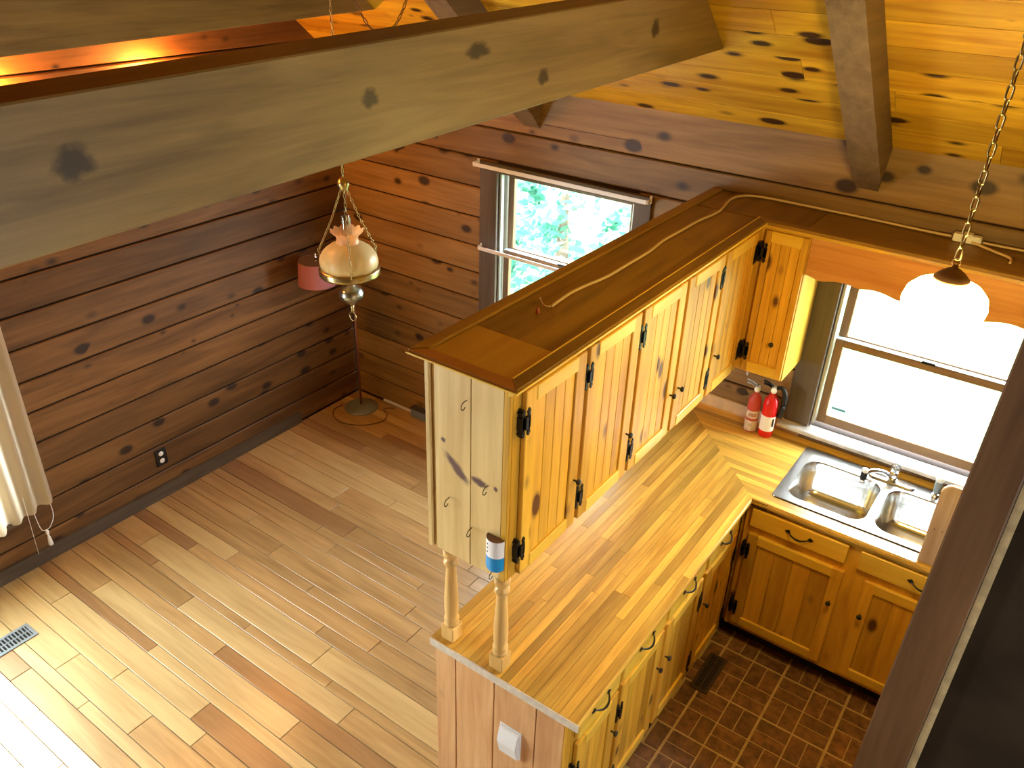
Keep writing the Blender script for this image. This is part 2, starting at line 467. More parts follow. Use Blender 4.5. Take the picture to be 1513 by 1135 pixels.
# far wall (window wall)
W1 = (1.30, 2.23, .90, 1.955)    # opening of the dining window
W2 = (3.335, 4.26, .985, 1.955)  # opening of the kitchen window
bm = bmesh.new()
xs = [0, W1[0], W1[1], W2[0], W2[1], RX]
for i in range(5):
    if i in (1, 3):
        w = W1 if i == 1 else W2
        add_box(bm, xs[i], xs[i + 1], .02, .14, -.2, w[2]); add_box(bm, xs[i], xs[i + 1], .02, .14, w[3], ZW + .1)
    else: add_box(bm, xs[i], xs[i + 1], .02, .14, -.2, ZW + .1)
wf = struct(obj('wall_far', bm, DARK), 'knotty cedar board wall with the two windows')
rr = random.Random(3)
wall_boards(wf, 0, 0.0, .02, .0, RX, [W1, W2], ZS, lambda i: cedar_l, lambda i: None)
box('siding_board', 0.0, RX, 0, .02, 2.1925, 2.455, cedar_l('X'), wf, .005)
box('board_crack', 1.61, 2.16, -.0006, .004, 2.2585, 2.2615, DARK, wf)

# left gable wall with the big curtained window
W3 = (-4.40, -2.62, .36, 2.0)    # y0,y1,z0,z1
bm = bmesh.new()
add_box(bm, -.14, -.02, W3[1], .14, -.2, 2.45)
add_box(bm, -.14, -.02, YB, W3[0], -.2, 2.45)
add_box(bm, -.14, -.02, W3[0], W3[1], -.2, W3[2]); add_box(bm, -.14, -.02, W3[0], W3[1], W3[3], 2.45)
add_prism(bm, [(0.1, 2.45), (RIDGE_Y, ZW - TP * RIDGE_Y + .1), (YB, 2.45)], -.14, -.02, 0)
wl = struct(obj('wall_left', bm, DARK), 'dark knotty cedar gable wall')
ZL = ZS[:-1] + [2.189, 2.372, 2.555, 2.738, 2.920, 3.103, 3.286]
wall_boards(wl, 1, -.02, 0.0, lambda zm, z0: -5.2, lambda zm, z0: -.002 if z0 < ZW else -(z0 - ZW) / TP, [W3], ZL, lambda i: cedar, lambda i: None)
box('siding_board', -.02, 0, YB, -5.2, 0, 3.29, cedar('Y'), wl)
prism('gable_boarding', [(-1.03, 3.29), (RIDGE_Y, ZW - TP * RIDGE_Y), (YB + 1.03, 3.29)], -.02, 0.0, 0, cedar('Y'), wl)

# right gable wall and back wall, behind and beside the viewer
bm = bmesh.new()
G2 = (-3.25, -2.65, .95, 2.15)  # unseen opening, added to let ambient daylight in from the right
add_box(bm, RX, RX + .14, G2[1], .14, -.2, 2.45); add_box(bm, RX, RX + .14, G2[0], G2[1], -.2, .95); add_box(bm, RX, RX + .14, G2[0], G2[1], 2.15, 2.45)
add_box(bm, RX, RX + .14, YB, G2[0], -.2, 2.45)
add_prism(bm, [(0.1, 2.45), (RIDGE_Y, ZW - TP * RIDGE_Y + .1), (YB, 2.45)], RX, RX + .14, 0)
struct(obj('wall_right', bm, cedar('Y')), 'cedar gable wall beside the kitchen')
struct(box('wall_back', -.14, RX + .14, YB - .14, YB, -.2, 2.5, cedar('X')), 'cedar wall at the back of the loft')

# ---- roof: slab, boards
def slope_pt(s, d=0):       # s metres up the slope from the eaves, d metres below the boards
    return (-s * cos(PITCH) - d * sin(PITCH), ZW + s * sin(PITCH) - d * cos(PITCH))
ce = struct(prism('ceiling', [(.16, ZW - TP * .16 + .025), (RIDGE_Y, ZW - TP * RIDGE_Y + .025), (RIDGE_Y, ZW - TP * RIDGE_Y + .2), (.16, ZW - TP * .16 + .2)], -.16, RX + .16, 0, pine_ceil('X')), 'sloping knotty pine board ceiling')
struct(prism('ceiling', [(YB - .16, ZW - TP * .16 + .0), (RIDGE_Y, ZW - TP * RIDGE_Y + .0), (RIDGE_Y, ZW - TP * RIDGE_Y + .2), (YB - .16, ZW - TP * .16 + .2)], -.16, RX + .16, 0, pine_ceil('X')), 'back slope of the pine ceiling')
BP = .143
rc = random.Random(9)
for k in range(0, 34):
    s0, s1 = k * BP + .0012, (k + 1) * BP - .0012
    cuts = [0.0]
    x = rc.uniform(.8, 2.6)
    while x < RX - .5: cuts.append(x); x += rc.uniform(1.6, 3.2)
    cuts.append(RX)
    for xa, xb in zip(cuts, cuts[1:]):
        poly = [slope_pt(s0, -.002), slope_pt(s0 + .004, 0), slope_pt(s1 - .004, 0), slope_pt(s1, -.002), slope_pt(s1, -.018), slope_pt(s0, -.018)]
        prism('ceiling_board', poly, xa + .001, xb - .001, 0, pine_ceil('X'), ce)

# ---- loft deck the picture is taken from
struct(box('floor', 0.0, RX, YB, -3.78, 2.03, 2.18, pine_ceil('X')), 'loft deck')

# ---- baseboards
struct(box('baseboard_left', 0.001, .022, -5.2, -.60, .001, .088, casing_w('Y')), 'dark grey baseboard along the gable wall')

# ---- windows
def double_hung(name, label, x0, x1, z0, z1, mid, casing_x0, casing_x1, ztop, sash=sash_w, sticker=False, track=True, zbot=None):
    """opening x0..x1, z0..z1 in the far wall"""
    w = sempty(name, ((x0 + x1) / 2, 0.05, z0), label)
    zb = z0 if zbot is None else zbot
    box('casing', casing_x0, x0 + .012, -.022, -.0005, zb, ztop, casing_w('Z'), w, .003)
    box('casing', x1 - .012, casing_x1, -.022, -.0005, zb, ztop, casing_w('Z'), w, .003)
    box('casing', casing_x0, casing_x1, -.026, -.0005, z1 - .012, ztop + .012, casing_w('X'), w, .003)
    # jamb lining
    box('jamb', x0, x0 + .016, 0, .14, z0, z1, casing_w('Z'), w); box('jamb', x1 - .016, x1, 0, .14, z0, z1, casing_w('Z'), w)
    box('jamb', x0 + .016, x1 - .016, 0, .14, z1 - .016, z1, casing_w('X'), w)
    if track:
        for xx in (x0 + .018, x1 - .030): box('track', xx, xx + .012, .005, .030, z0 + .02, z1 - .018, plain('aluminium_track', (.55, .60, .58), .35, .3), w)
    # lower sash in front, upper sash behind
    for nm, za, zb_, yy in (('lower_sash', z0 + .022, mid + .006, .034), ('upper_sash', mid - .018, z1 - .018, .072)):
        sx0, sx1 = x0 + .032, x1 - .032
        s = box(nm, sx0, sx0 + .042, yy, yy + .032, za, zb_, sash('Z'), w, .003)
        box('stile', sx1 - .042, sx1, yy, yy + .032, za, zb_, sash('Z'), s, .003)
        box('rail', sx0 + .042, sx1 - .042, yy, yy + .032, zb_ - .036, zb_, sash('X'), s, .003)
        box('rail', sx0 + .042, sx1 - .042, yy, yy + .032, za, za + (.05 if nm == 'lower_sash' else .036), sash('X'), s, .003)
        box('pane', sx0 + .040, sx1 - .040, yy + .014, yy + .018, za + .03, zb_ - .03, PANE, s)
    box('sash_lock', (x0 + x1) / 2 - .03, (x0 + x1) / 2 + .03, .022, .036, mid + .006, mid + .02, BLACK, w, .003)
    box('meeting_rail_cap', x0 + .035, x1 - .035, .036, .070, mid + .007, mid + .011, plain('weathered_blue_white', (.50, .60, .72), .4), w)
    return w
w1 = double_hung('window_1', 'double-hung window with grey-brown casing in the dining area', W1[0], W1[1], W1[2], W1[3], 1.452, 1.185, 2.318, 1.985)
box('sill', 1.16, 2.34, -.06, .03, .872, .899, casing_w('X'), w1, .004)
w2 = double_hung('window_2', 'double-hung kitchen window over the sink', W2[0], W2[1], W2[2], W2[3], 1.478, 3.222, 4.375, 1.985, zbot=.99)
box('sill', 3.20, 4.40, -.075, .03, .962, .984, plain('worn_white_sill', (.52, .50, .48), .4, noise=.45, nscale=9), w2, .004)
box('sticker', 3.425, 3.495, .0515, .0521, 1.093, 1.108, plain('blue_sticker', (.10, .26, .42), .5), w2)
# big left window
w3 = sempty('window_3', (0, (W3[0] + W3[1]) / 2, W3[2]), 'large window behind the curtain in the gable wall')
for yy in (W3[0], W3[1] - .05, (W3[0] + W3[1]) / 2 - .025): box('stile', -.09, -.05, yy, yy + .05, W3[2], W3[3], casing_w('Z'), w3)
for zz in (W3[2], W3[3] - .05): box('rail', -.09, -.05, W3[0] + .05, W3[1] - .05, zz, zz + .05, casing_w('Y'), w3)
for ya, yb in ((W3[0] + .05, (W3[0] + W3[1]) / 2 - .025), ((W3[0] + W3[1]) / 2 + .025, W3[1] - .05)):
    box('pane', -.072, -.068, ya, yb, W3[2] + .05, W3[3] - .05, PANE, w3)
box('sill', -.02, .05, W3[0] - .04, W3[1] + .04, W3[2] - .025, W3[2], casing_w('Y'), w3)

# ---- partition that the post carries
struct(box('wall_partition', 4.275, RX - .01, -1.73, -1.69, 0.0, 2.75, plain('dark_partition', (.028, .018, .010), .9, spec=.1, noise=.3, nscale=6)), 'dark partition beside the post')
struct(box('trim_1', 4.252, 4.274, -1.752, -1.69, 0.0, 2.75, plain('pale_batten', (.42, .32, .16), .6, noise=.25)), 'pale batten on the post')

# ================================================================ TIMBERS
def tie_beam(name, x0, x1, dz, label):
    zb = lambda y: 2.807 + .0255 * (y + .46) + dz
    zt = lambda y: zb(y) + .248
    def hit(fn, front):
        y = -.4 if front else -7.3
        for _ in range(50):
            y = -(fn(y) - ZW + .004) / TP if front else YB + (fn(y) - ZW + .004) / TP
        return y
    poly = [(hit(zb, True), zb(hit(zb, True))), (hit(zt, True), zt(hit(zt, True))), (hit(zt, False), zt(hit(zt, False))), (hit(zb, False), zb(hit(zb, False)))]
    o = prism(name, poly, x0, x1, 0, beam_w('Y'), None, .004)
    if dz == 0:
        w0 = wloc(o)
        o.data.materials[0] = with_knots(beam_w('Y'), 'stained_beam_knotted', [((x1 - w0.x, yy - w0.y, zz - w0.z), (1, ry, rz), 0, 0) for yy, zz, ry, rz in
            ((-2.50, 2.885, .026, .022), (-1.79, 2.850, .028, .022), (-3.20, 2.875, .036, .030), (-1.10, 2.93, .03, .03), (-2.10, 2.95, .05, .02))], (.055, .036, .016))
    o.data.materials.append(wood('red_stained_top', (.10, .035, .018), (.17, .062, .032), 'Y', .6))
    for p in o.data.polygons:
        if p.normal.z > .9: p.material_index = 1
    return tag(o, label, 'beam')
tie_beam('tie_beam', 2.632, 2.77, 0, 'broad stained timber tie beam above the dining floor, beside the cabinets')
tie_beam('tie_beam', .665, .805, -.004, 'dark tie beam close to the gable wall, above the hanging oil lamp')

def rafter(x0, x1, label):
    d = .15; xm = (x0 + x1) / 2; h = (x1 - x0) / 2
    bm = bmesh.new()
    yt = lambda y, dd: (y, ZW - TP * y - dd / cos(PITCH))
    secs = []
    for y, k, dd in ((-.003, .76, d), (-.10, 1.0, d), (-3.6, 1.0, d)):
        a = yt(y, .003); b = yt(y, dd)
        secs.append([bm.verts.new((xm - h, *a)), bm.verts.new((xm + h, *a)), bm.verts.new((xm + h * k, *b)), bm.verts.new((xm - h * k, *b))])
    for a, b in zip(secs, secs[1:]):
        for i in range(4): bm.faces.new((a[i], a[(i + 1) % 4], b[(i + 1) % 4], b[i]))
    bm.faces.new(secs[0]); bm.faces.new(secs[-1][::-1])
    return tag(obj('rafter', bm, rafter_w('Y')), label, 'rafter')
rafter(3.288, 3.414, 'grey-brown rafter running down the ceiling above the kitchen window')
rafter(1.462, 1.602, 'grey-brown rafter behind the tie beam, above the dining window')

tag(prism('post', [(4.092, 0), (4.250, 0), (4.250, 3.79), (4.166, 3.79)], -1.76, -1.645, 1, post_w('Z'), None, .005), 'red-brown square timber post standing in the kitchen', 'post')

# ================================================================ CABINETS
X0, X1 = 2.6664, 2.9915      # upper run, back and front
YE, YF = -2.2205, -.3005     # upper run end, front of the window-wall part
ZB, ZT = 1.3398, 2.0955
HINGE = None
def hinge(parent, axis, f, p, z, side, th):
    """black H hinge: one leaf on the door (towards side), one on the frame. axis 0: face +x at x=f; axis 1: face -y at y=f"""
    bm = bmesh.new()
    def b(a0, a1, z0, z1, d0, d1):
        if axis == 0: add_box(bm, f + d0, f + d1, a0, a1, z0, z1)
        else: add_box(bm, a0, a1, f - d1, f - d0, z0, z1)
    for s, d0, d1 in ((side, th, th + .004), (-side, .0005, th + .001)):
        c = p + s * .0125
        b(c - .0055, c + .0055, z - .034, z + .034, d0, d1); b(c - .0085, c + .0085, z - .022, z + .022, d0, d1)
        b(c - .0080, c + .0080, z + .034, z + .041, d0, d1); b(c - .0080, c + .0080, z - .041, z - .034, d0, d1)
        b(c - .0035, c + .0035, z + .041, z + .048, d0, d1); b(c - .0035, c + .0035, z - .048, z - .041, d0, d1)
    b(p - .006, p + .006, z - .022, z + .022, th * .5, th + .007)
    return obj('hinge', bm, BLACK, parent)

def knob(parent, axis, f, p, z):
    prof = [(.004, 0), (.004, .012), (.011, .016), (.0125, .022), (.009, .027), (.0, .028)]
    bm = bmesh.new(); add_lathe(bm, prof, 0, 0, 12)
    rot = Matrix.Rotation(pi / 2, 4, 'Y') if axis == 0 else Matrix.Rotation(pi / 2, 4, 'X')
    bmesh.ops.transform(bm, matrix=rot, verts=bm.verts)
    bmesh.ops.translate(bm, verts=bm.verts, vec=(f, p, z) if axis == 0 else (p, f, z))
    return obj('knob', bm, plain('dark_knob', (.03, .027, .022), .35, .5), parent, smooth=True)

def pull(parent, axis, f, p, z):
    """black bail pull with spade ends"""
    bm = bmesh.new(); w = .048
    def P(a, out, zz): return (f + out, p + a, zz) if axis == 0 else (p + a, f - out, zz)
    pts = [P(w * t, .004 + .020 * (1 - abs(t) ** 2.2), z - .012 * (1 - t * t)) for t in [i / 8 - 1 for i in range(17)]]
    add_tube(bm, pts, [.0028 + .0022 * (1 - abs(i / 8 - 1)) for i in range(17)], 6)
    for s in (-1, 1):
        A = [P(s * (w + da), o, z + dz) for o in (.0002, .004) for da, dz in ((-.008, 0), (.002, .011), (.019, 0), (.002, -.011))]
        vs = [bm.verts.new(q) for q in A]
        bm.faces.new(vs[:4]); bm.faces.new(vs[4:][::-1])
        for i in range(4): bm.faces.new((vs[i], vs[4 + i], vs[4 + (i + 1) % 4], vs[(i + 1) % 4]))
    return obj('pull_handle', bm, BLACK, parent)

def door(cab, axis, f, a0, a1, z0, z1, hinge_side, knob_z, nb=4, knob_a=None, hz=(.105, .105), th=.019, stile=.058):
    """panelled door lying on face f; a0<a1 along the face"""
    sg = 1 if axis == 0 else -1
    def bx(name, p0, p1, q0, q1, d0, d1, mat, par, bev=.0025):
        if axis == 0: return box(name, f + d0, f + d1, p0, p1, q0, q1, mat, par, bev)
        return box(name, p0, p1, f - d1, f - d0, q0, q1, mat, par, bev)
    d = bx('door', a0 + .004, a1 - .004, z0 + .004, z1 - .004, .0008, .008, DARK if False else pine('Z'), cab, 0)
    bx('stile', a0, a0 + stile, z0, z1, .001, th, pine('Z'), d); bx('stile', a1 - stile, a1, z0, z1, .001, th, pine('Z'), d)
    ax = 'Y' if axis == 0 else 'X'
    bx('rail', a0 + stile - .004, a1 - stile + .004, z1 - .052, z1, .001, th + .003, pine_rail(ax), d)
    bx('rail', a0 + stile - .004, a1 - stile + .004, z0, z0 + .052, .001, th + .003, pine_rail(ax), d)
    ia, ib = a0 + stile + .001, a1 - stile - .001
    w = (ib - ia) / nb
    for i in range(nb):
        bx('board', ia + i * w + .0012, ia + (i + 1) * w - .0012, z0 + .050, z1 - .050, .008, .0125, pine('Z'), d, .0018)
    hp = a0 - .001 if hinge_side < 0 else a1 + .001
    for zz in (z1 - hz[0], z0 + hz[1]): hinge(d, axis, f, hp, zz, -hinge_side, th)
    ka = (a1 - .026 if hinge_side < 0 else a0 + .026) if knob_a is None else knob_a
    knob(d, axis, f + sg * th, ka, knob_z)
    return d

# ---- upper peninsula cabinets
DG = [-2.178, -1.812, -1.436, -1.062, -.690, -.318]
GU = 'upper cabinets over the peninsula'
def upper(y0, y1, label, doors):
    cab = thing('wall_cabinet', ((X0 + X1) / 2, (y0 + y1) / 2, ZB), label, 'cabinet', GU)
    box('body', X0 + .003, X1 - .016, y0 + .001, y1 - .001, ZB, ZT, pine('Y'), cab)
    box('face_frame', X1 - .015, X1, y0 + .0005, y1 - .0005, ZB, ZT, pine('Z'), cab, .001)
    for a0, a1, hs in doors: door(cab, 0, X1 + .0005, a0 + .012, a1 - .012, ZB + .008, 2.05, hs, 1.552)
    return cab
uA = upper(YE + .014, -1.436, 'upper pine cabinet with pale boarded end wall and cup hooks', [(DG[0], DG[1], -1), (DG[1], DG[2], -1)])
uB = upper(-1.436, -.690, 'upper pine double-door cabinet in the middle of the peninsula row', [(DG[2], DG[3], -1), (DG[3], DG[4], 1)])
uC = upper(-.690, -.003, 'upper pine single-door corner cabinet above the fire extinguishers', [(DG[4], DG[5], 1)])
# pale boarded end of the first cabinet
ew = X1 - X0
def eb(f0, f1, dy, name='end_board', m=pine_end):
    return box(name, X0 + ew * f0, X0 + ew * f1, YE - dy, YE + .013, ZB, ZT - .004, m('Z'), uA, .002)
eb(0, .055, .006, 'end_batten'); eb(.057, .098, -.006, 'end_groove_board'); e1 = eb(.100, .548, 0); e2 = eb(.553, .930, 0)
def on_board(o, x, z): return (x - wloc(o).x, 0, z - wloc(o).z)
e1.data.materials[0] = with_knots(pine_end('Z'), 'end_board_knotted', [(on_board(e1, 2.790, 1.712), (.066, 1, .019), .72, 1), (on_board(e1, 2.735, 1.80), (.010, 1, .010), 0, 1)], (.12, .055, .05))
e2.data.materials[0] = with_knots(pine_end('Z'), 'end_board_knotted', [(on_board(e2, 2.880, 1.698), (.036, 1, .016), .1, 1), (on_board(e2, 2.945, 1.70), (.008, 1, .010), 0, 1)], (.12, .055, .05)); eb(.932, 1.0, .002, 'end_stile', pine)

# ---- short cabinet on the window wall
uD = thing('wall_cabinet', (3.115, -.15, ZB), 'narrow upper pine cabinet beside the kitchen window', 'cabinet')
XR = 3.236
box('body', X1 + .001, XR, YF + .016, -.003, ZB, ZT, pine_rail('Z'), uD)
box('face_frame', X1 + .001, XR, YF, YF + .015, ZB, ZT, pine('Z'), uD, .001)
door(uD, 1, YF - .0005, X1 + .046, XR - .004, ZB + .012, 2.062, -1, 1.532, nb=3, knob_a=3.165, stile=.030)

# ---- scalloped valance over the sink
def val_poly():
    p = [(XR + .002, 2.0955), (XR + .002, 1.885)]
    x = XR + .004
    n = 60
    for i in range(n + 1):
        t = i / n; xx = x + t * (4.46 - x)
        z = 1.882 + .014 * abs(sin(pi * (xx - 3.31) / .165)) - .004 * cos(2 * pi * (xx - 3.31) / .33)
        p.append((xx, z))
    p += [(4.46, 2.0955)]
    return p
def valance_wood(a): return wood('valance_pine', (0.50, 0.20, 0.055), (0.74, 0.38, 0.13), a, .38, .2, .6, .10)
prv = thing('valance', (3.85, YF, 1.885), 'scalloped pine valance above the kitchen window', 'valance')
prism('board', val_poly(), YF + .001, YF + .017, 1, valance_wood('X'), prv)

# ---- top board with raised border and crown
ct = thing('cabinet_top', (2.84, -1.1, 2.08), 'brown wooden top with raised border over the upper cabinets', 'cabinet top')
CX0, CX1, CY0, CYI, ZC = 2.6388, 3.0417, -2.2667, -.3568, 2.1115
XT = 4.46
def bpoly(name, poly, z0, z1, mat, bev=.0025): return prism(name, poly, z0, z1, 2, mat, ct, bev)
B = .048
bpoly('border', [(CX0, CY0), (CX1, CY0), (CX1 - B, CY0 + B), (CX0 + B, CY0 + B)], 2.0975, ZC, top_border('X'))
bpoly('border', [(CX0, CY0 + .001), (CX0 + B - .001, CY0 + B), (CX0 + B - .001, -.004), (CX0, -.004)], 2.0975, ZC + .003, top_wood('Y'))
bpoly('border', [(CX1, CY0 + .001), (CX1, CYI), (CX1 - B, CYI + B), (CX1 - B, CY0 + B + .001)], 2.0975, ZC, top_wood('Y'))
bpoly('border', [(CX1 + .001, CYI), (XT, CYI), (XT, CYI + B), (CX1 - B + .001, CYI + B)], 2.0975, ZC, top_wood('X'))
zp = ZC - .006
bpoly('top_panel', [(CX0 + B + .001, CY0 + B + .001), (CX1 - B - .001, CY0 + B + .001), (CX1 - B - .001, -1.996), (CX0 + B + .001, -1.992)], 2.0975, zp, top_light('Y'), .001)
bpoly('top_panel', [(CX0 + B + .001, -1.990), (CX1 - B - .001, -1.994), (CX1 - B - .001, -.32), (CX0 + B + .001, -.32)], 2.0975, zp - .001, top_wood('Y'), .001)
bpoly('top_panel', [(CX0 + B + .001, -.305), (3.211, -.305), (3.211, -.004), (CX0 + B + .001, -.004)], 2.0975, zp - .002, top_wood('Y'), .001)
bpoly('top_panel', [(3.213, CYI + B + .001), (XT, CYI + B + .001), (XT, -.004), (3.213, -.004)], 2.0975, zp, top_wood('X'), .001)
# crown: bright moulded strip below the front edge
bm = bmesh.new()
prof = [(X1 + .001, 2.060), (X1 + .016, 2.066), (X1 + .026, 2.084), (CX1 - .004, 2.0965), (X1 + .001, 2.0965)]
add_prism(bm, prof, CY0 + .03, CYI + .02, 1)
obj('crown_moulding', bm, pine_rail('Y'), ct)
bm = bmesh.new()
prof = [(YF - .001, 2.064), (YF - .016, 2.070), (YF - .026, 2.086), (CYI + .004, 2.0965), (YF - .001, 2.0965)]
add_prism(bm, prof, X1 + .032, XT, 0)
obj('crown_moulding', bm, pine_rail('X'), ct)
box('lip', CX1 + .0005, CX1 + .007, CY0 - .006, CYI - .001, 2.0985, 2.1065, pine_rail('Y'), ct, .001)
box('lip', CX0 - .004, CX1, CY0 - .0065, CY0 - .0005, 2.0985, 2.1055, pine_rail('X'), ct, .001)
box('bead', CX1 - B - .004, CX1 - B + .001, CY0 + B, CYI + B, zp, ZC + .002, pine_rail('Y'), ct, .001)

# ---- turned spindles under the end of the upper cabinets
def spindle(cx, cy, label):
    t = thing('spindle', (cx, cy, .9165), label, 'spindle')
    box('square_foot', cx - .029, cx + .029, cy - .029, cy + .029, .9165, .985, turned('Z'), t, .004)
    P = [(.0285, .985), (.024, .992), (.0225, .998), (.0265, 1.004), (.0285, 1.012), (.0265, 1.020), (.0225, 1.026), (.0255, 1.045), (.0262, 1.075), (.0258, 1.12),
         (.0225, 1.18), (.0190, 1.235), (.0180, 1.262), (.0235, 1.268), (.0275, 1.276), (.0265, 1.288), (.020, 1.294), (.020, 1.304), (.0275, 1.312), (.0285, 1.325), (.0285, 1.3385)]
    lathe('turned_shaft', P, cx, cy, turned('Z'), t, 20)
    return t
spindle(2.742, -2.196, 'turned pine spindle at the outer edge of the counter end')
spindle(2.966, -2.199, 'turned pine spindle below the blue and white air freshener')

# ---- base cabinets
KX0, KX1, KY, KYI = 2.6799, 3.3257, -2.2497, -.6913
FX, FY = 3.284, -.6646
BX0 = 2.70
GB = 'base cabinets under the peninsula counter'
CZ = .876
def base(y0, y1, label, bays):
    cab = thing('base_cabinet', ((BX0 + FX) / 2, (y0 + y1) / 2, 0), label, 'cabinet', GB)
    box('body', BX0, FX - .016, y0 + .001, y1 - .001, .1, CZ, pine('Z'), cab)
    box('toe_kick', BX0 + .02, FX - .065, y0 + .001, y1 - .001, .001, .099, DARK, cab)
    box('face_frame', FX - .015, FX, y0 + .0005, y1 - .0005, .1, CZ, pine('Z'), cab, .001)
    for a0, a1, hs in bays:
        door(cab, 0, FX + .0005, a0 + .014, a1 - .014, .125, .733, hs, .533, hz=(.145, .085))
        d = box('drawer', FX + .001, FX + .019, a0 + .014, a1 - .014, .757, .858, pine_rail('Y'), cab, .004)
        pull(d, 0, FX + .0195, (a0 + a1) / 2, .822)
    return cab
bA = base(-2.205, -1.880, 'base cabinet at the peninsula end with a white switch on its boarded end', [(-2.232 + .03, -1.880, -1)])
bB = base(-1.880, -1.110, 'double-door base cabinet in the middle of the peninsula', [(-1.880, -1.497, -1), (-1.497, -1.110, 1)])
bC = base(-1.110, -.672, 'single-door base cabinet in the inner corner beside the floor vent', [(-1.110, -.725, 1)])
bD = box('corner_filler', BX0, FX - .016, -.671, -.004, .1, CZ, pine('Z'), bC)
# boarded end of the peninsula
for xa, xb in ((2.690, 2.787), (2.789, 2.966), (2.968, 3.150), (3.152, 3.270)):
    box('end_board', xa + .0008, xb - .0008, -2.232, -2.206, .001, CZ, wood('peninsula_end_pine', (.58, .29, .12), (.80, .50, .24), 'Z', .42, .42, .8, .07, knotcol=(.12, .04, .02)), bA, .0025)
box('end_stile', 3.2705, FX + .0, -2.236, -2.206, .001, CZ, pine('Z'), bA, .002)
for i in range(12):
    ya = -2.205 + i * .183
    if ya + .181 > -.01: break
    box('back_board', 2.685, BX0 - .0005, ya, ya + .181, .001, CZ, pine_end('Z'), bB if -1.88 < ya < -1.1 else bA if ya < -1.88 else bC, .002)

# sink base
sb = thing('base_cabinet', (3.85, -.35, 0), 'sink base cabinet with two doors and two drawer fronts below the kitchen window', 'cabinet')
SX1 = 4.62
box('body', FX + .001, SX1, FY + .016, FY + .05, .1, CZ, pine('X'), sb)
box('side', SX1 - .018, SX1, FY + .051, -.004, .1, CZ, pine('Z'), sb)
box('face_frame', FX + .0215, SX1, FY, FY + .015, .1, CZ, pine('Z'), sb, .001)
box('toe_kick', FX - .05, SX1, FY + .065, FY + .085, .001, .099, plain('black_toe_kick', (.012, .010, .009), .6), sb)
for a0, a1, hs in ((3.338, 3.790, -1), (3.880, 4.330, 1)):
    door(sb, 1, FY - .0005, a0, a1, .135, .714, hs, .522, hz=(.105, .105), nb=4, stile=.052)
    d = box('drawer', a0 - .006 + (.0 if hs < 0 else -.04), a1 - .008, FY - .019, FY - .001, .757, .860, pine_rail('X'), sb, .004)
    pull(d, 1, FY - .0195, (a0 + a1) / 2, .812)

# ================================================================ WORKTOP
wt = thing('worktop', (3.0, -1.1, .878), 'L-shaped butcher block worktop with bullnose edge', 'worktop')
SKX0, SKX1, SKY0, SKY1 = 3.398, 4.205, -.592, -.108      # hole for the sink
MIT = KX1 + KYI                                           # mitre line x + y = MIT
bm = bmesh.new()
add_box(bm, KX0 + .004, KX1 - .022, KY + .004, -.69, .878, .908)
add_box(bm, KX0 + .004, SKX0, -.689, -.003, .878, .908)
add_box(bm, SKX0, SKX1, -.670, SKY0, .878, .908); add_box(bm, SKX0, SKX1, SKY1, -.003, .878, .908); add_box(bm, SKX1, SX1, -.670, -.003, .878, .908)
obj('substrate', bm, DARK, wt)
rs = random.Random(21)
NS = 18; SW = (KX1 - .006 - KX0) / NS
ZT0, ZT1 = .9085, .914
def strip(poly, axis):
    prism('block_strip', poly, ZT0, ZT1 - rs.uniform(0, .0002), 2, butcher(axis), wt)
g = .0006
for i in range(NS):
    xa, xb = KX0 + i * SW + g, KX0 + (i + 1) * SW - g
    ya = KY + .006; ea, eb_ = MIT - xa, MIT - xb
    ea, eb_ = min(ea, -.004), min(eb_, -.004)
    y = ya
    cuts = []
    y += rs.uniform(.3, .9)
    while y < eb_ - .25: cuts.append(y); y += rs.uniform(.45, 1.0)
    lo = ya
    for c in cuts: strip([(xa, lo), (xb, lo), (xb, c - g), (xa, c - g)], 'Y'); lo = c + g
    strip([(xa, lo), (xb, lo), (xb, eb_), (xa, ea)], 'Y')
NR = 19; RW = (-.004 - (KYI + .006)) / NR
for i in range(NR):
    ya, yb = KYI + .006 + i * RW + g, KYI + .006 + (i + 1) * RW - g
    la, lb = max(MIT - ya, KX0) + .0004, max(MIT - yb, KX0) + .0004
    if yb > SKY0 and ya < SKY1:
        strip([(la, ya), (SKX0 - .001, ya), (SKX0 - .001, yb), (lb, yb)], 'X')
        strip([(SKX1 + .001, ya), (SX1, ya), (SX1, yb), (SKX1 + .001, yb)], 'X')
    else:
        c = rs.uniform(3.6, 4.3)
        strip([(la, ya), (c - g, ya), (c - g, yb), (lb, yb)], 'X'); strip([(c + g, ya), (SX1, ya), (SX1, yb), (c + g, yb)], 'X')
# bullnose front edges
def bull(name, axis):
    prof = []
    for k in range(9):
        a = pi / 2 - pi * k / 8
        prof.append((.012 * cos(a) , .018 * sin(a)))
    if axis == 1: poly = [(KX1 - .0185 + .006 + p[0], .8955 + p[1]) for p in prof]; return poly
    return [(KYI + .0185 - .006 - p[0], .8955 + p[1]) for p in prof]
bm = bmesh.new(); add_prism(bm, bull('b', 1), KY + .006, KYI + .008, 1); obj('front_edge', bm, butcher('Y'), wt)
bm = bmesh.new(); add_prism(bm, bull('b', 0), KX1 - .010, SX1, 0); obj('front_edge', bm, butcher('X'), wt)
box('end_band', KX0, KX1 + .002, KY, KY + .0055, .879, .9145, PALE_EDGE, wt, .001)
# low backsplash along the window wall
box('backsplash', 2.70, 3.31, -.022, -.003, .9145, .985, plain('bleached_board', (.62, .46, .28), .5, noise=.2, nscale=12), wt, .002)
box('backsplash', 3.312, SX1, -.022, -.003, .9145, .950, sash_w('X'), wt, .002)

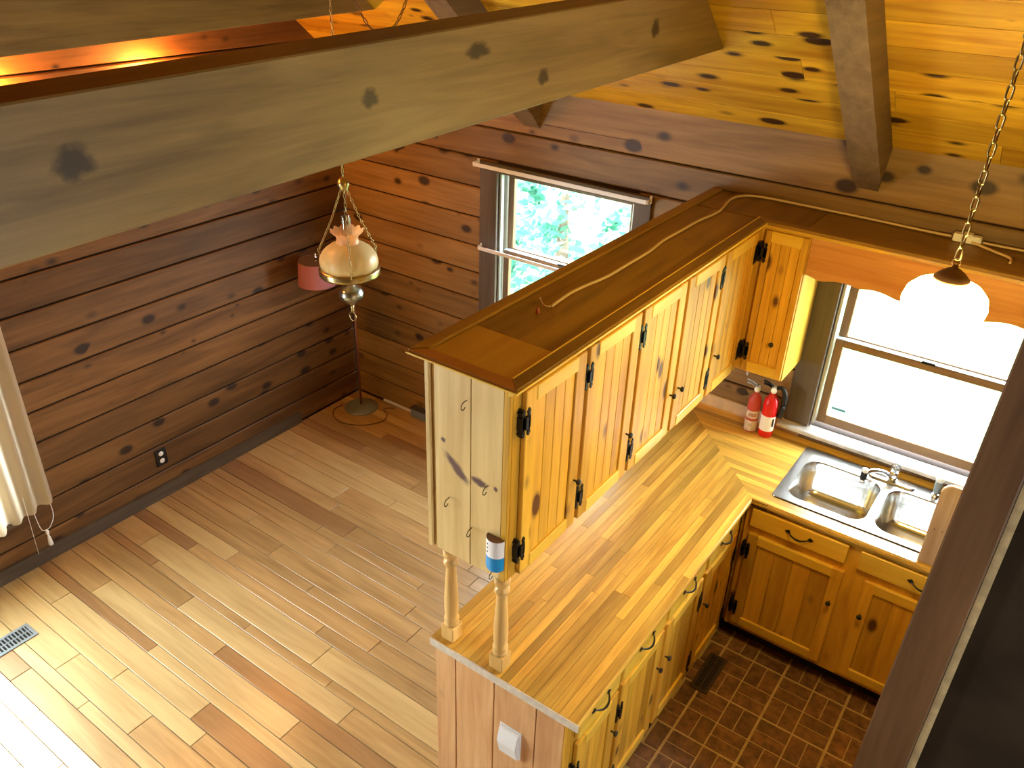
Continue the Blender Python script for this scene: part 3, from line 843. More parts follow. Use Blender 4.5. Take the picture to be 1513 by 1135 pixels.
# ================================================================ SINK
sk = thing('kitchen_sink', (3.8, -.35, .9145), 'double-bowl stainless steel sink set in the worktop', 'sink')
def rrect(x0, x1, y0, y1, r, n=6):
    out = []
    for cx, cy, a0 in ((x1 - r, y1 - r, 0), (x0 + r, y1 - r, pi / 2), (x0 + r, y0 + r, pi), (x1 - r, y0 + r, 3 * pi / 2)):
        for k in range(n + 1):
            a = a0 + pi / 2 * k / n; out.append((cx + r * cos(a), cy + r * sin(a)))
    return out
RIMX0, RIMX1, RIMY0, RIMY1 = 3.384, 4.219, -.606, -.093
bowls = [(3.428, 3.792, -.566, -.190), (3.826, 4.176, -.566, -.190)]
bm = bmesh.new()
def loop_verts(pts, z): return [bm.verts.new((p[0], p[1], z)) for p in pts]
def loop_edges(vs): return [bm.edges.new((vs[i], vs[(i + 1) % len(vs)])) for i in range(len(vs))]
outer = loop_verts(rrect(RIMX0, RIMX1, RIMY0, RIMY1, .018), .9195)
es = loop_edges(outer)
inn = []
for b in bowls:
    v = loop_verts(rrect(*b, .075), .9195); inn.append(v); es += loop_edges(v)
bmesh.ops.triangle_fill(bm, use_beauty=True, edges=es)
low = loop_verts(rrect(RIMX0 - .002, RIMX1 + .002, RIMY0 - .002, RIMY1 + .002, .018), .9148)
for i in range(len(outer)):
    j = (i + 1) % len(outer); bm.faces.new((outer[i], outer[j], low[j], low[i]))
rim = obj('rim', bm, STEEL, sk)
for b in bowls:
    bm = bmesh.new()
    prev = None
    for ins, z, r in ((0, .9194, .075), (.004, .912, .073), (.010, .86, .070), (.018, .775, .065), (.030, .752, .058), (.055, .741, .045), (.150, .737, .02)):
        cur = loop_verts(rrect(b[0] + ins, b[1] - ins, b[2] + ins, b[3] - ins, max(.012, r)), z)
        if prev:
            for i in range(len(cur)):
                j = (i + 1) % len(cur); bm.faces.new((prev[i], prev[j], cur[j], cur[i]))
        prev = cur
    bm.faces.new(prev)
    bw = obj('bowl', bm, STEEL, sk, smooth=True)
    cx, cy = (b[0] + b[1]) / 2, (b[2] + b[3]) / 2
    lathe('drain', [(.0, .7385), (.026, .7385), (.030, .742), (.042, .743), (.044, .739)], cx, cy, CHROME, bw, 20, cap=False)

fa = thing('faucet', (3.815, -.140, .9197), 'chrome kitchen faucet with clear knob and black spout tip', 'faucet')
prism('base_plate', rrect(3.705, 3.925, -.168, -.112, .025), .9197, .930, 2, CHROME, fa, .002)
lathe('body', [(.024, .930), (.022, .950), (.018, .962), (.017, .975)], 3.815, -.140, CHROME, fa, 18)
lathe('clear_knob', [(.010, .975), (.020, .985), (.024, 1.000), (.022, 1.018), (.016, 1.028), (.006, 1.030)], 3.815, -.140, ACRYLIC, fa, 14)
sp = tube('spout', smooth_path([(3.806, -.150, .948), (3.775, -.190, .985), (3.735, -.235, 1.000), (3.705, -.265, .992)]), .0105, CHROME, fa, 10)
lathe('spout_cap', [(.0, 1.017), (.013, 1.015), (.0155, 1.008), (.014, .998)], 3.703, -.267, WHITEP, sp, 14)
lathe('aerator', [(.013, .998), (.0165, .985), (.0165, .962), (.012, .955)], 3.703, -.267, BLACK, sp, 14)
lathe('nozzle', [(.010, .955), (.013, .950), (.013, .938), (.0, .937)], 3.703, -.267, CHROME, sp, 14)
sp2 = thing('side_sprayer', (4.01, -.140, .9197), 'grey pull-out sprayer standing at the back of the sink', 'sprayer')
lathe('collar', [(.022, .9197), (.021, .930), (.014, .936)], 4.01, -.14, CHROME, sp2, 16)
lathe('handle', [(.012, .936), (.015, .950), (.017, .985), (.016, 1.005)], 4.01, -.14, GREYM, sp2, 16)
lathe('head', [(.016, 1.005), (.020, 1.012), (.019, 1.026), (.0, 1.030)], 4.01, -.14, WHITEM, sp2, 16)

# upright board at the right of the sink
cb = thing('cutting_board', (4.19, -.62, .914), 'pale worn wooden board standing at the right of the sink', 'cutting board')
bp_ = [(4.047, .9150), (4.300, .9150), (4.300, 1.320)]
for k in range(9):
    a = pi / 2 * k / 8
    bp_.append((4.092 - .045 * sin(a), 1.275 + .045 * cos(a)))
def board_w(a): return wood('worn_board', (0.36, 0.24, 0.15), (0.56, 0.42, 0.30), a, .5, 0, 1, .03)
prism('panel', bp_, -.672, -.650, 1, board_w('Z'), cb, .004)
for xx in (4.07, 4.10): lathe('peg_hole', [(.004, 0), (.0, .0006)], 0, 0, BLACK, cb, 8).location = Vector((xx, -.6728, 1.10)) - wloc(cb)

# ================================================================ FIRE EXTINGUISHERS
def extinguisher(cx, cy, r, h, red, label, strap):
    t = thing('fire_extinguisher', (cx, cy, .9145), label, 'extinguisher', 'fire extinguishers on the worktop')
    z = .9145
    rm = plain('red_paint_%s' % ('new' if strap else 'faded'), red, .25 if strap else .4)
    P = [(r * .9, z), (r, z + .006), (r, z + h * .74), (r * .96, z + h * .80), (r * .8, z + h * .87), (r * .5, z + h * .93), (r * .36, z + h)]
    lathe('cylinder', P, cx, cy, rm, t, 24)
    lp = plain('paper_label', (.80, .78, .72), .5) if strap else plain('old_label', (.62, .50, .36), .6, noise=.35, nscale=40)
    bm = bmesh.new(); n = 14
    a_mid = math.atan2(-3.9 - cy, 4.15 - cx) ; span = 1.25
    for z0, z1 in (((.16, .50),) if strap else ((.04, .30), (.36, .55))):
        va = [bm.verts.new((cx + (r + .0008) * cos(a_mid - span + 2 * span * k / n), cy + (r + .0008) * sin(a_mid - span + 2 * span * k / n), z + h * z0)) for k in range(n + 1)]
        vb = [bm.verts.new((v.co.x, v.co.y, z + h * z1)) for v in va]
        for k in range(n): bm.faces.new((va[k], va[k + 1], vb[k + 1], vb[k]))
    lb = obj('label_wrap', bm, lp, t, smooth=True)
    bm = bmesh.new()
    if strap:
        a = a_mid + .75
        px, py = cx + (r + .002) * cos(a), cy + (r + .002) * sin(a)
        add_box(bm, px - .004, px + .004, py - .002, py + .002, z + h * .28, z + h * .46)
        obj('label_print', bm, BLACK, lb)
    else:
        bm.free()
        for z0, col in ((.46, (.25, .10, .06)), (.42, (.5, .12, .08))):
            bm = bmesh.new(); sp_ = .6
            va = [bm.verts.new((cx + (r + .0014) * cos(a_mid - sp_ + 2 * sp_ * k / 8), cy + (r + .0014) * sin(a_mid - sp_ + 2 * sp_ * k / 8), z + h * z0)) for k in range(9)]
            vb = [bm.verts.new((v.co.x, v.co.y, v.co.z + h * .025)) for v in va]
            for k in range(8): bm.faces.new((va[k], va[k + 1], vb[k + 1], vb[k]))
            obj('label_print', bm, plain('print_%d' % int(z0 * 100), col, .6), lb)
    zt = z + h
    lathe('valve', [(.012, zt), (.015, zt + .012), (.014, zt + .026), (.012, zt + .036)], cx, cy, plain('valve_metal', (.40, .39, .37), .35, .3), t, 14)
    bm = bmesh.new()
    d = Vector((cos(a_mid), sin(a_mid), 0)); s = Vector((-d.y, d.x, 0))
    c0 = Vector((cx, cy, zt + .030))
    add_tube(bm, [c0 - s * .012 + Vector((0, 0, -.002)), c0 - s * .03 + Vector((0, 0, .008)), c0 - s * .055 + Vector((0, 0, .012))], .0055, 6)
    add_tube(bm, [c0 - s * .008 + Vector((0, 0, .006)), c0 - s * .03 + Vector((0, 0, .022)), c0 - s * .058 + Vector((0, 0, .030))], .0055, 6)
    obj('handle', bm, plain('grey_handle', (.42, .42, .42), .35, .2) if not strap else BLACK, t, smooth=True)
    bm = bmesh.new(); add_lathe(bm, [(.0, 0), (.014, 0), (.0155, .004), (.0155, .010), (.0, .010)], 0, 0, 16)
    q = d.to_track_quat('Z', 'Y').to_matrix().to_4x4(); bmesh.ops.transform(bm, matrix=q, verts=bm.verts)
    bmesh.ops.translate(bm, verts=bm.verts, vec=Vector((cx, cy, zt + .018)) + d * .010)
    obj('gauge', bm, WHITEP, t, smooth=True)
    if strap:
        hp = [c0 + s * .012, c0 + s * .04 + Vector((0, 0, .0)), c0 + s * .058 + Vector((0, 0, -.035)), c0 + s * .060 + Vector((0, 0, -.10)), c0 + s * .052 + Vector((0, 0, -.165))]
        tube('hose', smooth_path(hp), [.009 + .006 * min(1, i / 14) for i in range(25)], BLACK, t, 10)
    return t
extinguisher(3.081, -.116, .033, .235, (.42, .045, .030), 'faded red fire extinguisher with an old tan label', False)
extinguisher(3.164, -.113, .038, .255, (.62, .012, .010), 'bright red fire extinguisher with a white label and black hose', True)

# ================================================================ LAMPS
# kitchen pendant
KX, KYP = 3.915, -1.353
kp = thing('pendant_lamp', (KX, KYP, 2.25), 'lit glass pendant lamp on a chain in the kitchen, in front of the sink window', 'pendant lamp')
GLOW = plain('lit_glass_shade', (.95, .85, .65), .4, emit=(1.0, .70, .20), estr=74)
shade_prof = [(r_ * .87, 2.318 + (z_ - 2.170) * .87) for r_, z_ in ((.020, 2.246), (.060, 2.240), (.100, 2.222), (.125, 2.195), (.134, 2.160), (.128, 2.128), (.112, 2.105), (.095, 2.096))]
lathe('glass_shade', shade_prof, KX, KYP, GLOW, kp, 32, cap=False)
lathe('cap', [(r_ * .87, 2.318 + (z_ - 2.170) * .87) for r_, z_ in ((.058, 2.243), (.056, 2.250), (.040, 2.266), (.022, 2.280), (.010, 2.286), (.008, 2.296))], KX, KYP, BRONZE, kp, 24)
bm = bmesh.new(); add_tube(bm, [(KX + .011 * cos(a), KYP, 2.436 + .011 * sin(a)) for a in [2 * pi * k / 14 for k in range(14)]], .0025, 6, True)
obj('ring', bm, BRONZE, kp, smooth=True)
chain('chain', [(KX, KYP, 2.442), (KX, KYP, zc(KYP) - .03)], .043, .022, .0030, BRASS, kp)
lathe('ceiling_hook', [(.0, zc(KYP) - .045), (.010, zc(KYP) - .04), (.012, zc(KYP) - .02), (.024, zc(KYP) - .012), (.026, zc(KYP) + .02)], KX, KYP, BRASS, kp, 14)

# hanging oil lamp
OX, OY, OZ = 1.055, -.995, 1.66
ol = thing('oil_lamp', (OX, OY, 1.36), 'hanging hurricane oil lamp with ribbed cream glass shade and brass chains', 'hanging lamp')
CREAM = translucent('cream_glass', (.86, .74, .42), .5)
PEACH = translucent('peach_glass', (.86, .58, .32), .45)
R = .150
dome = [(.128, 1.578), (.146, 1.590), (.154, 1.608), (.155, 1.628), (.149, 1.652), (.137, 1.674), (.119, 1.694), (.097, 1.710), (.075, 1.721), (.062, 1.727)]
lathe('glass_shade', dome, OX, OY, CREAM, ol, 80, cap=False, rib=lambda k, a: (.05 * abs(cos(5 * a)) ** .6 - .03) * (1 - k / 11))
neck = [(dome[-1][0], 1.728), (.058, 1.738), (.056, 1.752), (.062, 1.768), (.078, 1.782), (.088, 1.792)]
lathe('ruffled_collar', neck, OX, OY, PEACH, ol, 60, cap=False, rib=lambda k, a: (.05 * cos(12 * a) if k == 5 else .03 * cos(12 * a) if k == 4 else 0), wob=lambda k, a: (.006 * cos(12 * a) if k == 5 else 0))
lathe('chimney', [(.030, 1.64), (.036, 1.68), (.030, 1.74), (.026, 1.80), (.026, 1.868)], OX, OY, CLEAR, ol, 20, cap=False)
lathe('gallery_ring', [(.146, 1.546), (.158, 1.548), (.163, 1.556), (.160, 1.564), (.164, 1.580), (.158, 1.592), (.150, 1.590)], OX, OY, BRASS, ol, 48, cap=False, rib=lambda k, a: .008 * (1 if int(a / (2 * pi) * 48) % 2 else 0))
lathe('font', [(.012, 1.365), (.028, 1.375), (.036, 1.388), (.058, 1.402), (.066, 1.420), (.068, 1.440), (.058, 1.462), (.040, 1.475), (.022, 1.485), (.018, 1.520), (.030, 1.530), (.030, 1.548), (.018, 1.560), (.018, 1.60)], OX, OY, PEWTER, ol, 28)
lathe('finial', [(.0, 1.318), (.008, 1.322), (.010, 1.335), (.006, 1.345), (.012, 1.365)], OX, OY, BRASS, ol, 14)
bm = bmesh.new(); add_tube(bm, [(OX + .026 * cos(a), OY, 1.295 + .026 * sin(a)) for a in [2 * pi * k / 20 for k in range(20)]], .0022, 6, True)
obj('pull_ring', bm, BRASS, ol, smooth=True)
bm = bmesh.new()
for k in range(3):
    a = -.72 + 2 * pi * k / 3
    add_tube(bm, [(OX + .03 * cos(a), OY + .03 * sin(a), 1.54), (OX + .10 * cos(a), OY + .10 * sin(a), 1.548), (OX + .155 * cos(a), OY + .155 * sin(a), 1.565)], .004, 6)
obj('support_arm', bm, BRASS, ol, smooth=True)
lathe('smoke_bell', [(.006, 2.075), (.018, 2.068), (.030, 2.050), (.032, 2.035), (.022, 2.020), (.024, 2.012), (.010, 2.002), (.004, 1.992)], OX, OY, BRASS, ol, 22)
for k in range(3):
    a = -.72 + 2 * pi * k / 3
    ex, ey = OX + .168 * cos(a), OY + .168 * sin(a)
    chain('side_chain', [(OX + .014 * cos(a), OY + .014 * sin(a), 2.015), (OX + .085 * cos(a), OY + .085 * sin(a), 1.84), (OX + .175 * cos(a), OY + .175 * sin(a), 1.66), (ex, ey, 1.58)], .027, .015, .0021, BRASS, ol)
chain('chain', [(OX, OY, 2.07), (OX, OY, zc(OY) - .035)], .030, .015, .0023, BRASS, ol)
lathe('ceiling_hook', [(.0, zc(OY) - .05), (.007, zc(OY) - .045), (.008, zc(OY) - .02), (.018, zc(OY) - .014), (.020, zc(OY) + .016)], OX, OY, BRASS, ol, 12)
# swagged chain from a canopy on the ceiling
cpx, cpy = 1.23, -.63
cp = thing('ceiling_canopy', (cpx, cpy, zc(cpy)), 'dark round canopy on the ceiling from which a swag chain runs', 'lamp canopy')
bm = bmesh.new(); add_lathe(bm, [(.0, -.050), (.016, -.048), (.040, -.034), (.058, -.014), (.060, 0.002)], 0, 0, 22)
bmesh.ops.transform(bm, matrix=Matrix.Rotation(-PITCH, 4, 'X'), verts=bm.verts)
bmesh.ops.translate(bm, verts=bm.verts, vec=(cpx, cpy, zc(cpy)))
obj('cover', bm, BLACK, cp, smooth=True)
A_ = Vector((cpx, cpy - .03, zc(cpy) - .055)); B_ = Vector((OX + .004, OY + .02, zc(OY) - .05))
sw = []
for k in range(21):
    t = k / 20; p = A_.lerp(B_, t); p.z -= .30 * 4 * t * (1 - t) * (1.0); sw.append(p)
chain('swag_chain', sw, .034, .018, .0026, BRONZE, cp)

# swing-arm floor lamp in the corner
FLX, FLY = .205, -.180
fl_ = thing('floor_lamp', (FLX, FLY, .001), 'swing-arm floor lamp with dusty pink shade in the corner', 'floor lamp')
lathe('base', [(.0, .030), (.03, .030), (.070, .026), (.112, .014), (.126, .006), (.127, .001), (.0, .001)][::-1], FLX, FLY, GREYM, fl_, 36, cap=False)
tube('pole', [(FLX, FLY, .028), (FLX, FLY, 1.16)], .0085, plain('copper_pole', (.34, .13, .10), .35, .7), fl_, 12)
PX, PY = .215, -.500
tube('swing_arm', smooth_path([(FLX, FLY, 1.155), (FLX + .05, FLY - .09, 1.165), (PX + .03, PY + .10, 1.165), (PX, PY, 1.17)]), .006, BRASS, fl_, 8)
tube('harp', [(PX, PY, 1.17), (PX, PY, 1.30)], .005, BRASS, fl_, 8)
PINK = translucent('pink_fabric', (.50, .19, .20), .25, .8)
lathe('shade', [(.126, 1.112), (.112, 1.270)], PX, PY, PINK, fl_, 36, cap=False)
lathe('shade_top', [(.0, 1.266), (.111, 1.2685)], PX, PY, plain('shade_inside', (.10, .07, .05), .9), fl_, 36, cap=False)
lathe('finial', [(.004, 1.27), (.010, 1.285), (.012, 1.297), (.007, 1.306), (.010, 1.316), (.0, 1.324)], PX, PY, CHROME, fl_, 12)
# its cord lies round the base
cps = [(.08, -.25, .006), (.075, -.33, .005), (.14, -.40, .005), (.26, -.43, .005), (.40, -.36, .005), (.47, -.24, .005), (.44, -.15, .005), (.36, -.10, .005), (.42, -.04, .005)]
tag(tube('lamp_cord', smooth_path(cps), .0035, plain('brown_cord', (.09, .05, .02), .5)), 'thin brown cord coiled round the floor lamp base', 'cord')

# wall lamps on the gable, behind the tie beams
for yy, zz, lab in ((-1.32, 2.468, 'lit wall lamp on the gable wall, farther from the curtained window'), (-2.12, 2.485, 'lit wall lamp on the gable wall, above the curtained window')):
    wlamp = thing('wall_lamp', (0.002, yy, zz), lab, 'wall lamp')
    box('back_plate', .001, .014, yy - .045, yy + .045, zz - .10, zz - .02, BRASS, wlamp, .004)
    tube('arm', smooth_path([(.014, yy, zz - .06), (.06, yy, zz - .075), (.085, yy, zz - .05)]), .006, BRASS, wlamp)
    lathe('socket', [(.012, zz - .052), (.017, zz - .045), (.017, zz - .022)], .085, yy, BRASS, wlamp, 14)
    lathe('bulb', [(.014, zz - .022), (.018, zz - .010), (.029, zz + .015), (.030, zz + .03), (.022, zz + .048), (.0, zz + .056)], .085, yy, plain('lit_bulb', (1, .8, .5), .4, emit=(1.0, .36, .08), estr=650), wlamp, 18)

# ================================================================ SMALL THINGS
# curtain at the big window
cu = thing('curtain', (.055, -2.70, .33), 'pale beige pleated curtain hanging at the gable window', 'curtain')
bm = bmesh.new()
n = 96; rows = 14; y0, y1 = -3.02, -2.372
grid = []
for r_ in range(rows + 1):
    t = r_ / rows; zr = 2.12 + (0.0 - 2.12) * t
    row = []
    for i in range(n + 1):
        f = i / n
        yy = y0 + (y1 - y0) * f
        yy = y1 + (yy - y1) * (1 - .06 * (1 - t))
        zb = .285 + .115 * f ** 1.3
        z = 2.12 + (zb - 2.12) * t
        x = .060 + .022 * sin(2 * pi * f * 7.5 + .5) * (.55 + .45 * t) + .006 * sin(31 * f + 3 * t)
        row.append(bm.verts.new((x, yy, z)))
    grid.append(row)
for r_ in range(rows):
    for i in range(n): bm.faces.new((grid[r_][i], grid[r_][i + 1], grid[r_ + 1][i + 1], grid[r_ + 1][i]))
obj('cloth', bm, translucent('curtain_cloth', (.66, .56, .40), .45, .9), cu, smooth=True)
tube('rod', [(.06, -4.5, 2.135), (.06, -2.33, 2.135)], .010, WHITEM, cu, 10)
for yy in (-4.48, -2.35): box('bracket', .001, .055, yy - .008, yy + .008, 2.12, 2.15, WHITEM, cu)
cd = tube('draw_cord', smooth_path([(.075, -2.405, .50), (.078, -2.40, .33), (.078, -2.425, .265), (.078, -2.455, .245), (.078, -2.485, .28), (.075, -2.495, .50)]), .0022, WHITEP, cu, 6)
lathe('tassel', [(.004, .245), (.009, .235), (.007, .215), (.004, .205), (.008, .195), (.012, .155), (.013, .142), (.0, .140)], .078, -2.457, WHITEP, cd, 12)
tube('free_cord', [(.075, -2.52, .50), (.073, -2.53, .12)], .0014, WHITEP, cu, 5)

# sash curtain rods on the dining window
def sash_rod(z, x0, x1, yo, label):
    t = thing('curtain_rod', ((x0 + x1) / 2, -.03, z), label, 'curtain rod')
    pts = [(x0 + .02, -.028, z + .012)] + [(x0 + .02 * (1 - sin(a)), yo + .02 * (1 - cos(a)) , z) for a in [0.0]] if False else [(x0 + .012, -.027, z), (x0 + .003, yo + .022, z), (x0 + .004, yo + .008, z), (x0 + .014, yo, z), (x1 - .014, yo, z), (x1 - .004, yo + .008, z), (x1 - .003, yo + .022, z), (x1 - .012, -.027, z)]
    bm = bmesh.new()
    A = []
    for p in pts:
        A.append((bm.verts.new((p[0], p[1], z - .011)), bm.verts.new((p[0], p[1], z + .011)), bm.verts.new((p[0], p[1] + .004, z + .011)), bm.verts.new((p[0], p[1] + .004, z - .011))))
    for a, b in zip(A, A[1:]):
        for i in range(4): bm.faces.new((a[i], a[(i + 1) % 4], b[(i + 1) % 4], b[i]))
    bm.faces.new(A[0]); bm.faces.new(A[-1][::-1])
    obj('flat_bar', bm, WHITEM, t)
    for xx in (x0 + .006, x1 - .018): box('bracket', xx, xx + .012, -.034, -.0265, z - .018, z + .022, WHITEM, t)
    return t
sash_rod(1.985, 1.170, 2.330, -.085, 'white flat curtain rod across the top of the dining window')
sash_rod(1.470, 1.196, 2.306, -.065, 'white flat curtain rod halfway down the dining window')

# electrical outlet on the gable wall
ou = thing('wall_outlet', (.001, -1.688, .279), 'black wall outlet plate with two white sockets on the gable wall', 'outlet')
box('plate', .0005, .007, -1.726, -1.650, .219, .339, BLACK, ou, .003)
for zz in (.254, .304): lathe('socket', [(.0, .0025), (.015, .0025), (.017, 0)], 0, 0, WHITEP, ou, 18).location = Vector((.0075, -1.688, zz)) - wloc(ou)
for o in list(ou.children):
    if o.name.startswith('socket'): o.rotation_euler = (0, pi / 2, 0)

# grey junction box and white raceway at the foot of the far wall
jb = thing('junction_box', (.64, -.02, .0), 'grey metal junction box at the foot of the far wall', 'junction box')
box('housing', .585, .72, -.055, -.001, .004, .075, GREYM, jb, .004)
box('lid', .582, .723, -.058, .0 - .001, .0755, .080, plain('dark_lid', (.06, .055, .05), .5), jb)
tag(box('cable_raceway', .275, .582, -.016, -.001, .004, .022, WHITEM, None, .002), 'narrow white raceway strip running to the junction box', 'raceway')

# floor register in the oak floor
def register(cx, cy, lx, ly, z, mat, label, nslat, name='floor_vent'):
    t = thing(name, (cx, cy, z), label, 'vent')
    bm = bmesh.new(); f = .016
    add_box(bm, cx - lx / 2, cx + lx / 2, cy - ly / 2, cy - ly / 2 + f, z, z + .005); add_box(bm, cx - lx / 2, cx + lx / 2, cy + ly / 2 - f, cy + ly / 2, z, z + .005)
    add_box(bm, cx - lx / 2, cx - lx / 2 + f, cy - ly / 2 + f, cy + ly / 2 - f, z, z + .005); add_box(bm, cx + lx / 2 - f, cx + lx / 2, cy - ly / 2 + f, cy + ly / 2 - f, z, z + .005)
    obj('frame', bm, mat, t)
    box('dark_well', cx - lx / 2 + f, cx + lx / 2 - f, cy - ly / 2 + f, cy + ly / 2 - f, z + .0002, z + .0008, plain('vent_dark', (.01, .01, .01), .9), t)
    for k in range(nslat):
        yy = cy - ly / 2 + f + (k + .5) * (ly - 2 * f) / nslat
        box('slat', cx - lx / 2 + f, cx + lx / 2 - f, yy - .0028, yy + .0028, z + .001, z + .0045, mat, t)
    box('divider', cx - .003, cx + .003, cy - ly / 2 + f, cy + ly / 2 - f, z + .001, z + .0048, mat, t)
    return t
register(.447, -2.95, .118, .318, .0005, plain('blue_grey_register', (.22, .27, .31), .4, .4), 'blue-grey metal floor register in the oak floor', 17)
register(3.360, -.945, .092, .262, .0005, plain('brown_register', (.055, .032, .018), .5, .3), 'dark brown floor register in the brick pattern kitchen floor', 15)

# white switch box on the peninsula end, air freshener on the cabinet end
sw_ = thing('switch_box', (3.05, -2.2325, .53), 'white plastic switch box on the peninsula end', 'switch')
bm = bmesh.new(); add_prism(bm, [(-2.2325, .533), (-2.2325, .672), (-2.246, .672), (-2.262, .610), (-2.262, .600), (-2.246, .533)], 3.005, 3.090, 0)
bmesh.ops.bevel(bm, geom=list(bm.edges), offset=.003, segments=2, affect='EDGES'); obj('cover', bm, WHITEP, sw_)
box('back_plate', 3.000, 3.095, -2.2345, -2.2322, .528, .677, WHITEP, sw_, .001)

af = thing('air_freshener', (2.953, -2.222, 1.38), 'small white and blue air freshener hung on the cabinet end', 'air freshener')
def half_round(z0, z1, mat, name, bot=False):
    bm = bmesh.new(); n = 14; rings = []
    zs_ = [z0, z1] if not bot else [z0, z0 + .006, z0 + .014, z1]
    ks = [1, 1] if not bot else [.78, .93, 1, 1]
    for z, k in zip(zs_, ks):
        rings.append([bm.verts.new((2.953 + .034 * k * cos(pi + pi * i / n), -2.2215 + .034 * k * sin(pi + pi * i / n) * .9, z)) for i in range(n + 1)])
    for a, b in zip(rings, rings[1:]):
        for i in range(n): bm.faces.new((a[i], a[i + 1], b[i + 1], b[i]))
        bm.faces.new((a[n], a[0], b[0], b[n]))
    bm.faces.new(rings[0]); bm.faces.new(rings[-1][::-1])
    return obj(name, bm, mat, af)
half_round(1.385, 1.448, plain('bright_blue_plastic', (.0, .30, .74), .35), 'blue_base', True)
sh = half_round(1.4485, 1.515, WHITEP, 'white_shell')
half_round(1.5152, 1.517, plain('brown_top', (.22, .12, .07), .6), 'top_opening')
for zz in (1.467, 1.483, 1.499):
    bm = bmesh.new(); add_lathe(bm, [(.0, .001), (.0035, .0008), (.004, 0)], 0, 0, 10)
    d = Vector((-.45, -.89, 0)).normalized(); bmesh.ops.transform(bm, matrix=d.to_track_quat('Z', 'Y').to_matrix().to_4x4(), verts=bm.verts)
    bmesh.ops.translate(bm, verts=bm.verts, vec=(2.953 - .034 * .45, -2.2215 - .034 * .9 * .89, zz)); obj('indicator_dot', bm, BLACK, sh)

# cup hooks screwed into the cabinet end
def cup_hook(x, z, label):
    y = YE - .001
    pts = [(x, y, z + .012), (x, y - .016, z + .012), (x, y - .026, z + .004), (x, y - .026, z - .008), (x, y - .016, z - .014), (x, y - .008, z - .008)]
    return tag(tube('cup_hook', smooth_path(pts, 4), .0018, BRASS if False else plain('dark_brass_hook', (.10, .075, .03), .35, .8), None, 6), label, 'hook')
cup_hook(2.830, 1.969, 'small brass cup hook near the top of the cabinet end wall')
cup_hook(2.916, 1.691, 'small brass cup hook just under the dark knots of the cabinet end wall')
cup_hook(2.759, 1.571, 'small brass cup hook on the outer board of the cabinet end wall')
cup_hook(2.853, 1.491, 'small brass cup hook on the seam beside the air freshener')
cup_hook(2.947, 1.360, 'small brass cup hook directly below the air freshener')

# cable lying on the cabinet top
zt_ = ZC + .0035
cab_pts = [(2.807, -1.735, zt_), (2.797, -1.604, zt_), (2.802, -1.517, zt_), (2.820, -1.376, zt_), (2.819, -1.217, zt_), (2.818, -1.045, zt_), (2.803, -.888, zt_), (2.805, -.719, zt_),
           (2.807, -.557, zt_), (2.822, -.372, zt_), (2.790, -.160, zt_), (2.815, -.060, zt_), (2.90, -.020, zt_), (3.10, -.014, zt_), (3.40, -.018, zt_), (3.60, -.026, zt_), (3.74, -.040, zt_ + .004)]
CABLE = plain('tan_cable', (.62, .46, .24), .5)
tag(tube('electric_cable', smooth_path(cab_pts, 5), .0058, CABLE, None, 7), 'tan flat cable snaking along the top of the upper cabinets', 'cable')
cord2 = [(3.80, -.050, zt_ + .004), (3.87, -.085, zt_), (3.935, -.128, zt_), (3.985, -.165, zt_), (3.992, -.225, zt_)]
tag(tube('electric_cable', smooth_path(cord2, 5), .0055, CABLE, None, 7), 'short loose cable tail beside the white plug block', 'cable')
cord3 = [(3.862, -.045, zt_ + .004), (3.95, -.030, zt_), (4.1, -.022, zt_), (4.4, -.022, zt_)]
tag(tube('electric_cable', smooth_path(cord3, 5), .0055, CABLE, None, 7), 'cable running from the white plug block behind the valance', 'cable')
pb = thing('plug_block', (3.80, -.045, ZC), 'white plug block on top of the cabinets behind the pendant lamp', 'plug block')
box('housing', 3.748, 3.858, -.066, -.026, ZC - .004, ZC + .030, WHITEP, pb, .004)
box('cap', 3.785, 3.822, -.070, -.024, ZC + .0302, ZC + .036, WHITEP, pb, .002)
tag(lathe('wire_connector', [(.004, 0), (.008, .004), (.007, .014), (.0035, .022), (.0, .023)], 2.795, -1.800, plain('red_connector', (.45, .12, .06), .5), None, 10), 'little red wire connector lying on the cabinet top', 'connector').location.z = ZC + .007
bw_ = [(2.806, -1.738, zt_), (2.790, -1.752, zt_ + .004), (2.768, -1.742, zt_ + .016), (2.755, -1.725, zt_ + .014)]
tag(tube('bare_wire', smooth_path(bw_, 4), .0024, CABLE, None, 6), 'bare curled wire end at the end of the cable', 'wire')

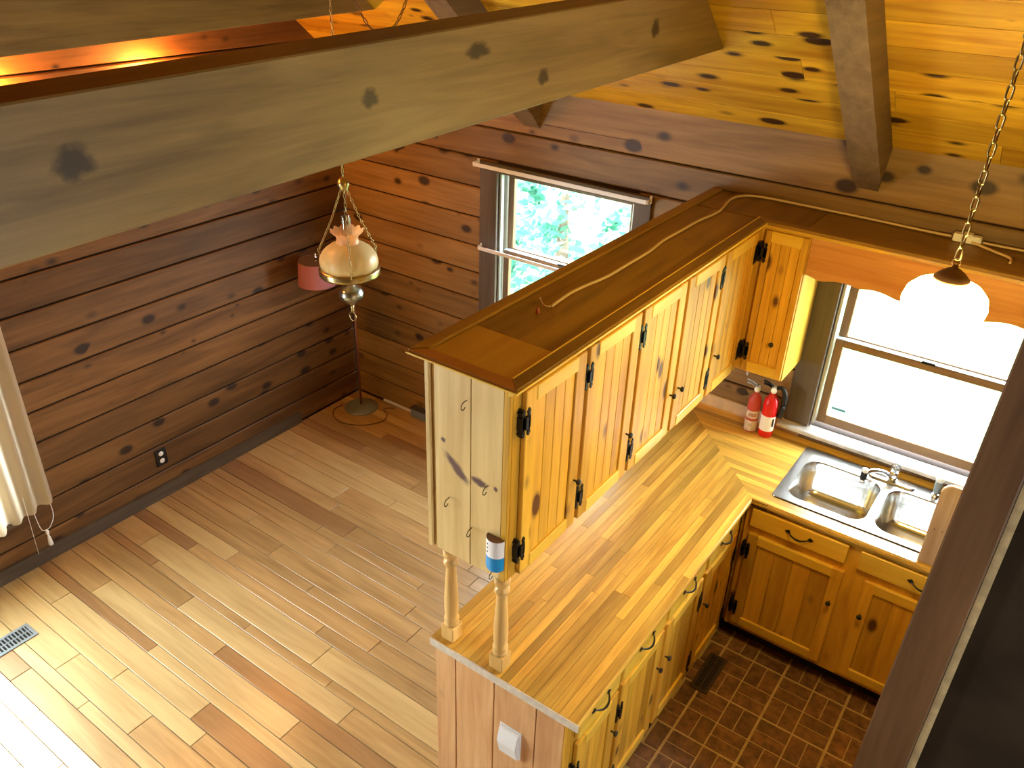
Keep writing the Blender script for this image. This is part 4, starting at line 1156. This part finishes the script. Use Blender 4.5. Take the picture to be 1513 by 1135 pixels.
# hanging pull under the corner cabinet
pk = thing('light_pull', (2.99, -.020, 1.18), 'small white bead pull hanging below the corner cabinet', 'pull')
tube('string', [(2.99, -.030, 1.338), (2.99, -.030, 1.20)], .0012, WHITEP, pk, 5)
lathe('bead', [(.0, 1.172), (.008, 1.178), (.009, 1.188), (.004, 1.20)], 2.99, -.030, WHITEP, pk, 12)

# ================================================================ OUTSIDE
struct(box('ground', -14, 20, .16, 16, -1.4, -1.3, plain('grass_ground', (.10, .18, .06), .9, noise=.4, nscale=3)), 'grass outside the windows')
LEAF = translucent('leaf_green', (.05, .20, .135), .35, .5)
def tree(cx, cy, zlo, h, r, n, label, seed):
    t = thing('tree', (cx, cy, -1.3), label, 'tree', 'trees outside the windows')
    q = random.Random(seed)
    tube('trunk', [(cx, cy, -1.3), (cx + .05, cy, zlo + (h - zlo) * .3), (cx, cy + .08, zlo + (h - zlo) * .8)], [.11, .08, .03], plain('bark', (.10, .07, .045), .9), t, 10)
    bm = bmesh.new()
    cl = [(cx + q.uniform(-r, r), cy + q.uniform(-r, r) * .8, q.uniform(zlo, h), q.uniform(.16, .36)) for _ in range(46)]
    for k in range(n):
        c = q.choice(cl)
        p = Vector((q.gauss(c[0], c[3] * .5), q.gauss(c[1], c[3] * .5), q.gauss(c[2], c[3] * .45)))
        u = Vector((q.uniform(-1, 1), q.uniform(-1, 1), q.uniform(-.6, .6))).normalized(); v = u.cross(Vector((q.uniform(-1, 1), q.uniform(-1, 1), q.uniform(-1, 1)))).normalized()
        L_ = q.uniform(.05, .10); w_ = L_ * .5
        vs = [bm.verts.new(p - u * L_), bm.verts.new(p + v * w_), bm.verts.new(p + u * L_), bm.verts.new(p - v * w_)]
        bm.faces.new(vs)
    f = obj('foliage', bm, LEAF, t); f['kind'] = 'stuff'
    return t
tree(-.35, 3.4, -.75, 1.5, .95, 1900, 'leafy shrub seen through the dining window', 1)
tree(-2.9, 6.0, -.6, 2.6, 1.2, 2600, 'leafy tree farther back behind the dining window', 2)
